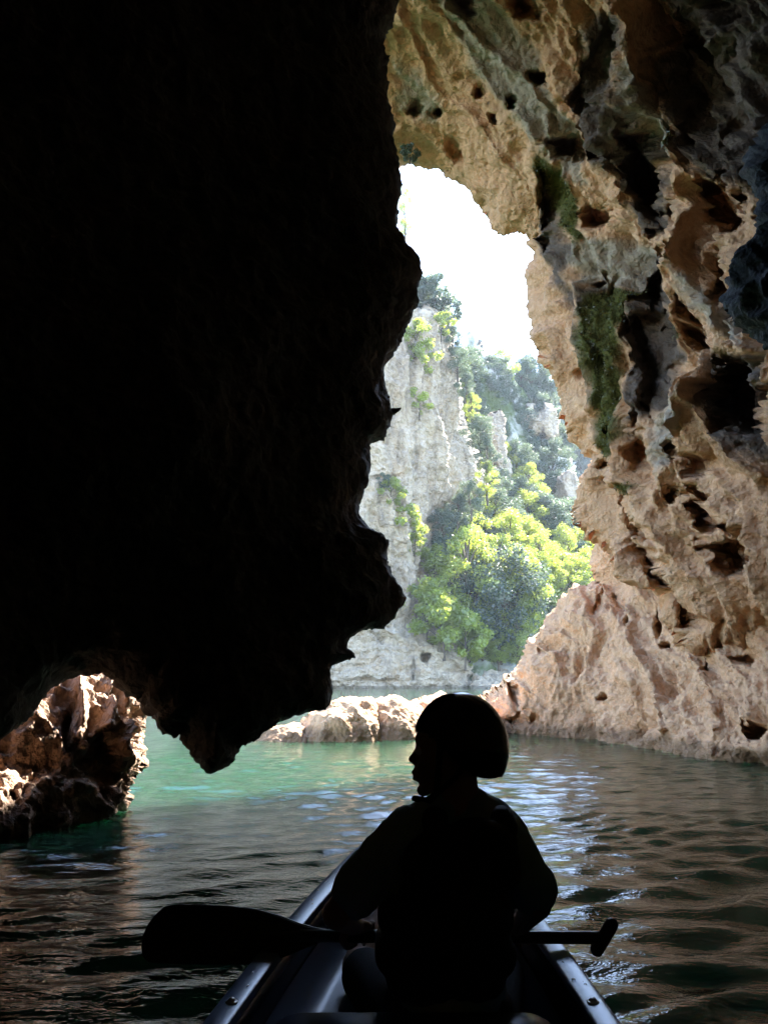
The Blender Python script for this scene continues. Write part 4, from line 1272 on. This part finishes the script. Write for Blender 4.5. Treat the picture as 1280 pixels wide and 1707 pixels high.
for s in (-1, 1):
    prim_cap(bm, B(740, 1520) + Vector((s * 0.105, -0.05, 0)), B(740, 1520) + Vector((s * 0.105, 0.06, 0)), 0.045, 0.045)
    prim_cap(bm, B(740, 1580) + Vector((s * 0.110, -0.05, 0)), B(740, 1580) + Vector((s * 0.110, 0.06, 0)), 0.045, 0.045)
vest = link('life_vest', remesh(bm, 0.006, 5), person); vest.data.materials.append(M_VEST)
bm = bmesh.new()
prim_cap(bm, hipc + Vector((-0.03, 0, 0.02)), hipc + Vector((0.03, 0, 0.02)), 0.125, 0.125)
for s, kn in ((-1, B(598, 1612, 2.22)), (1, B(836, 1615, 2.22))):
    hp = hipc + Vector((s * 0.075, 0.02, 0))
    prim_cap(bm, hp, hp.lerp(kn, 0.85), 0.080, 0.066)
bm2 = remesh(bm, 0.007, 4)
link('shorts', bm2, person).data.materials.append(M_SHORT)
# helmet: domed shell, cut along a line sloping down to the nape, with thick rim
bm = bmesh.new()
hc = B(767, 1244)
bmesh.ops.create_icosphere(bm, subdivisions=5, radius=1.0)
for v in bm.verts:
    f_, s_, u_ = v.co.x, v.co.y, v.co.z
    v.co = Vector((f_ * 0.1015, s_ * 0.092, u_ * 0.1135))
def rim_z(f):
    t = min(1.0, max(0.0, (f + 0.055) / 0.14))
    return -0.062 + 0.092 * t * t * (3 - 2 * t)
kill = [v for v in bm.verts if v.co.z < rim_z(v.co.x)]
bmesh.ops.delete(bm, geom=kill, context='VERTS')
bmesh.ops.transform(bm, matrix=Matrix.Translation(hc) @ Rh.to_4x4(), verts=bm.verts)
helm = bm_obj('helmet', bm, M_HELM, person)
md = helm.modifiers.new('solid', 'SOLIDIFY'); md.thickness = 0.012; md.offset = -1
md = helm.modifiers.new('bev', 'BEVEL'); md.width = 0.004; md.segments = 3; md.limit_method = 'ANGLE'; md.angle_limit = math.radians(50)
# vent slots on the near side and chin strap with buckle
for (px, py, w_, h_) in ((750, 1187, 0.010, 0.004), (757, 1213, 0.008, 0.003), (792, 1196, 0.010, 0.004)):
    c = B(px, py)
    d = Vector(((c.x - hc.x) / 0.1035, 0, (c.z - hc.z) / 0.116))
    yy = -0.094 * math.sqrt(max(0.05, 1 - d.length_squared))
    bm = bmesh.new()
    prim_ell(bm, Vector((c.x, hc.y + yy, c.z)), (w_, 0.003, h_), None, 2)
    bm_obj('vent', bm, M_STRAP, helm)
def strap(pts, w=0.007, t=0.0018):
    bm = bmesh.new(); prev = None
    for i, p in enumerate(pts):
        d = (pts[min(i + 1, len(pts) - 1)] - pts[max(i - 1, 0)]).normalized()
        n = Vector((0, -1, 0)); sdv = d.cross(n).normalized(); nn = sdv.cross(d).normalized()
        ring = [bm.verts.new(p + sdv * a * w + nn * b * t) for a, b in ((-1, -1), (1, -1), (1, 1), (-1, 1))]
        if prev:
            for k in range(4): bm.faces.new((prev[k], prev[(k + 1) % 4], ring[(k + 1) % 4], ring[k]))
        prev = ring
    return bm
stp = [B(729, 1222) + Vector((0, -0.090, 0)), B(728, 1250) + Vector((0, -0.082, 0)), B(727, 1285) + Vector((0, -0.066, 0)), B(724, 1315) + Vector((0, -0.052, 0)), B(715, 1331) + Vector((0, -0.03, 0)), B(698, 1332) + Vector((0, 0.0, 0))]
cs = bm_obj('chin_strap', strap(stp), M_STRAP, person, smooth=False)
bm_obj('strap_band', strap([B(770, 1262) + Vector((0, -0.088, 0)), B(752, 1290) + Vector((0, -0.078, 0)), B(726, 1316) + Vector((0, -0.054, 0))], 0.006), M_STRAP, cs, smooth=False)
bm = bmesh.new(); prim_cap(bm, B(690, 1331), B(703, 1333), 0.0065, 0.008, 2)
bm_obj('buckle', bm, M_STRAP, cs)
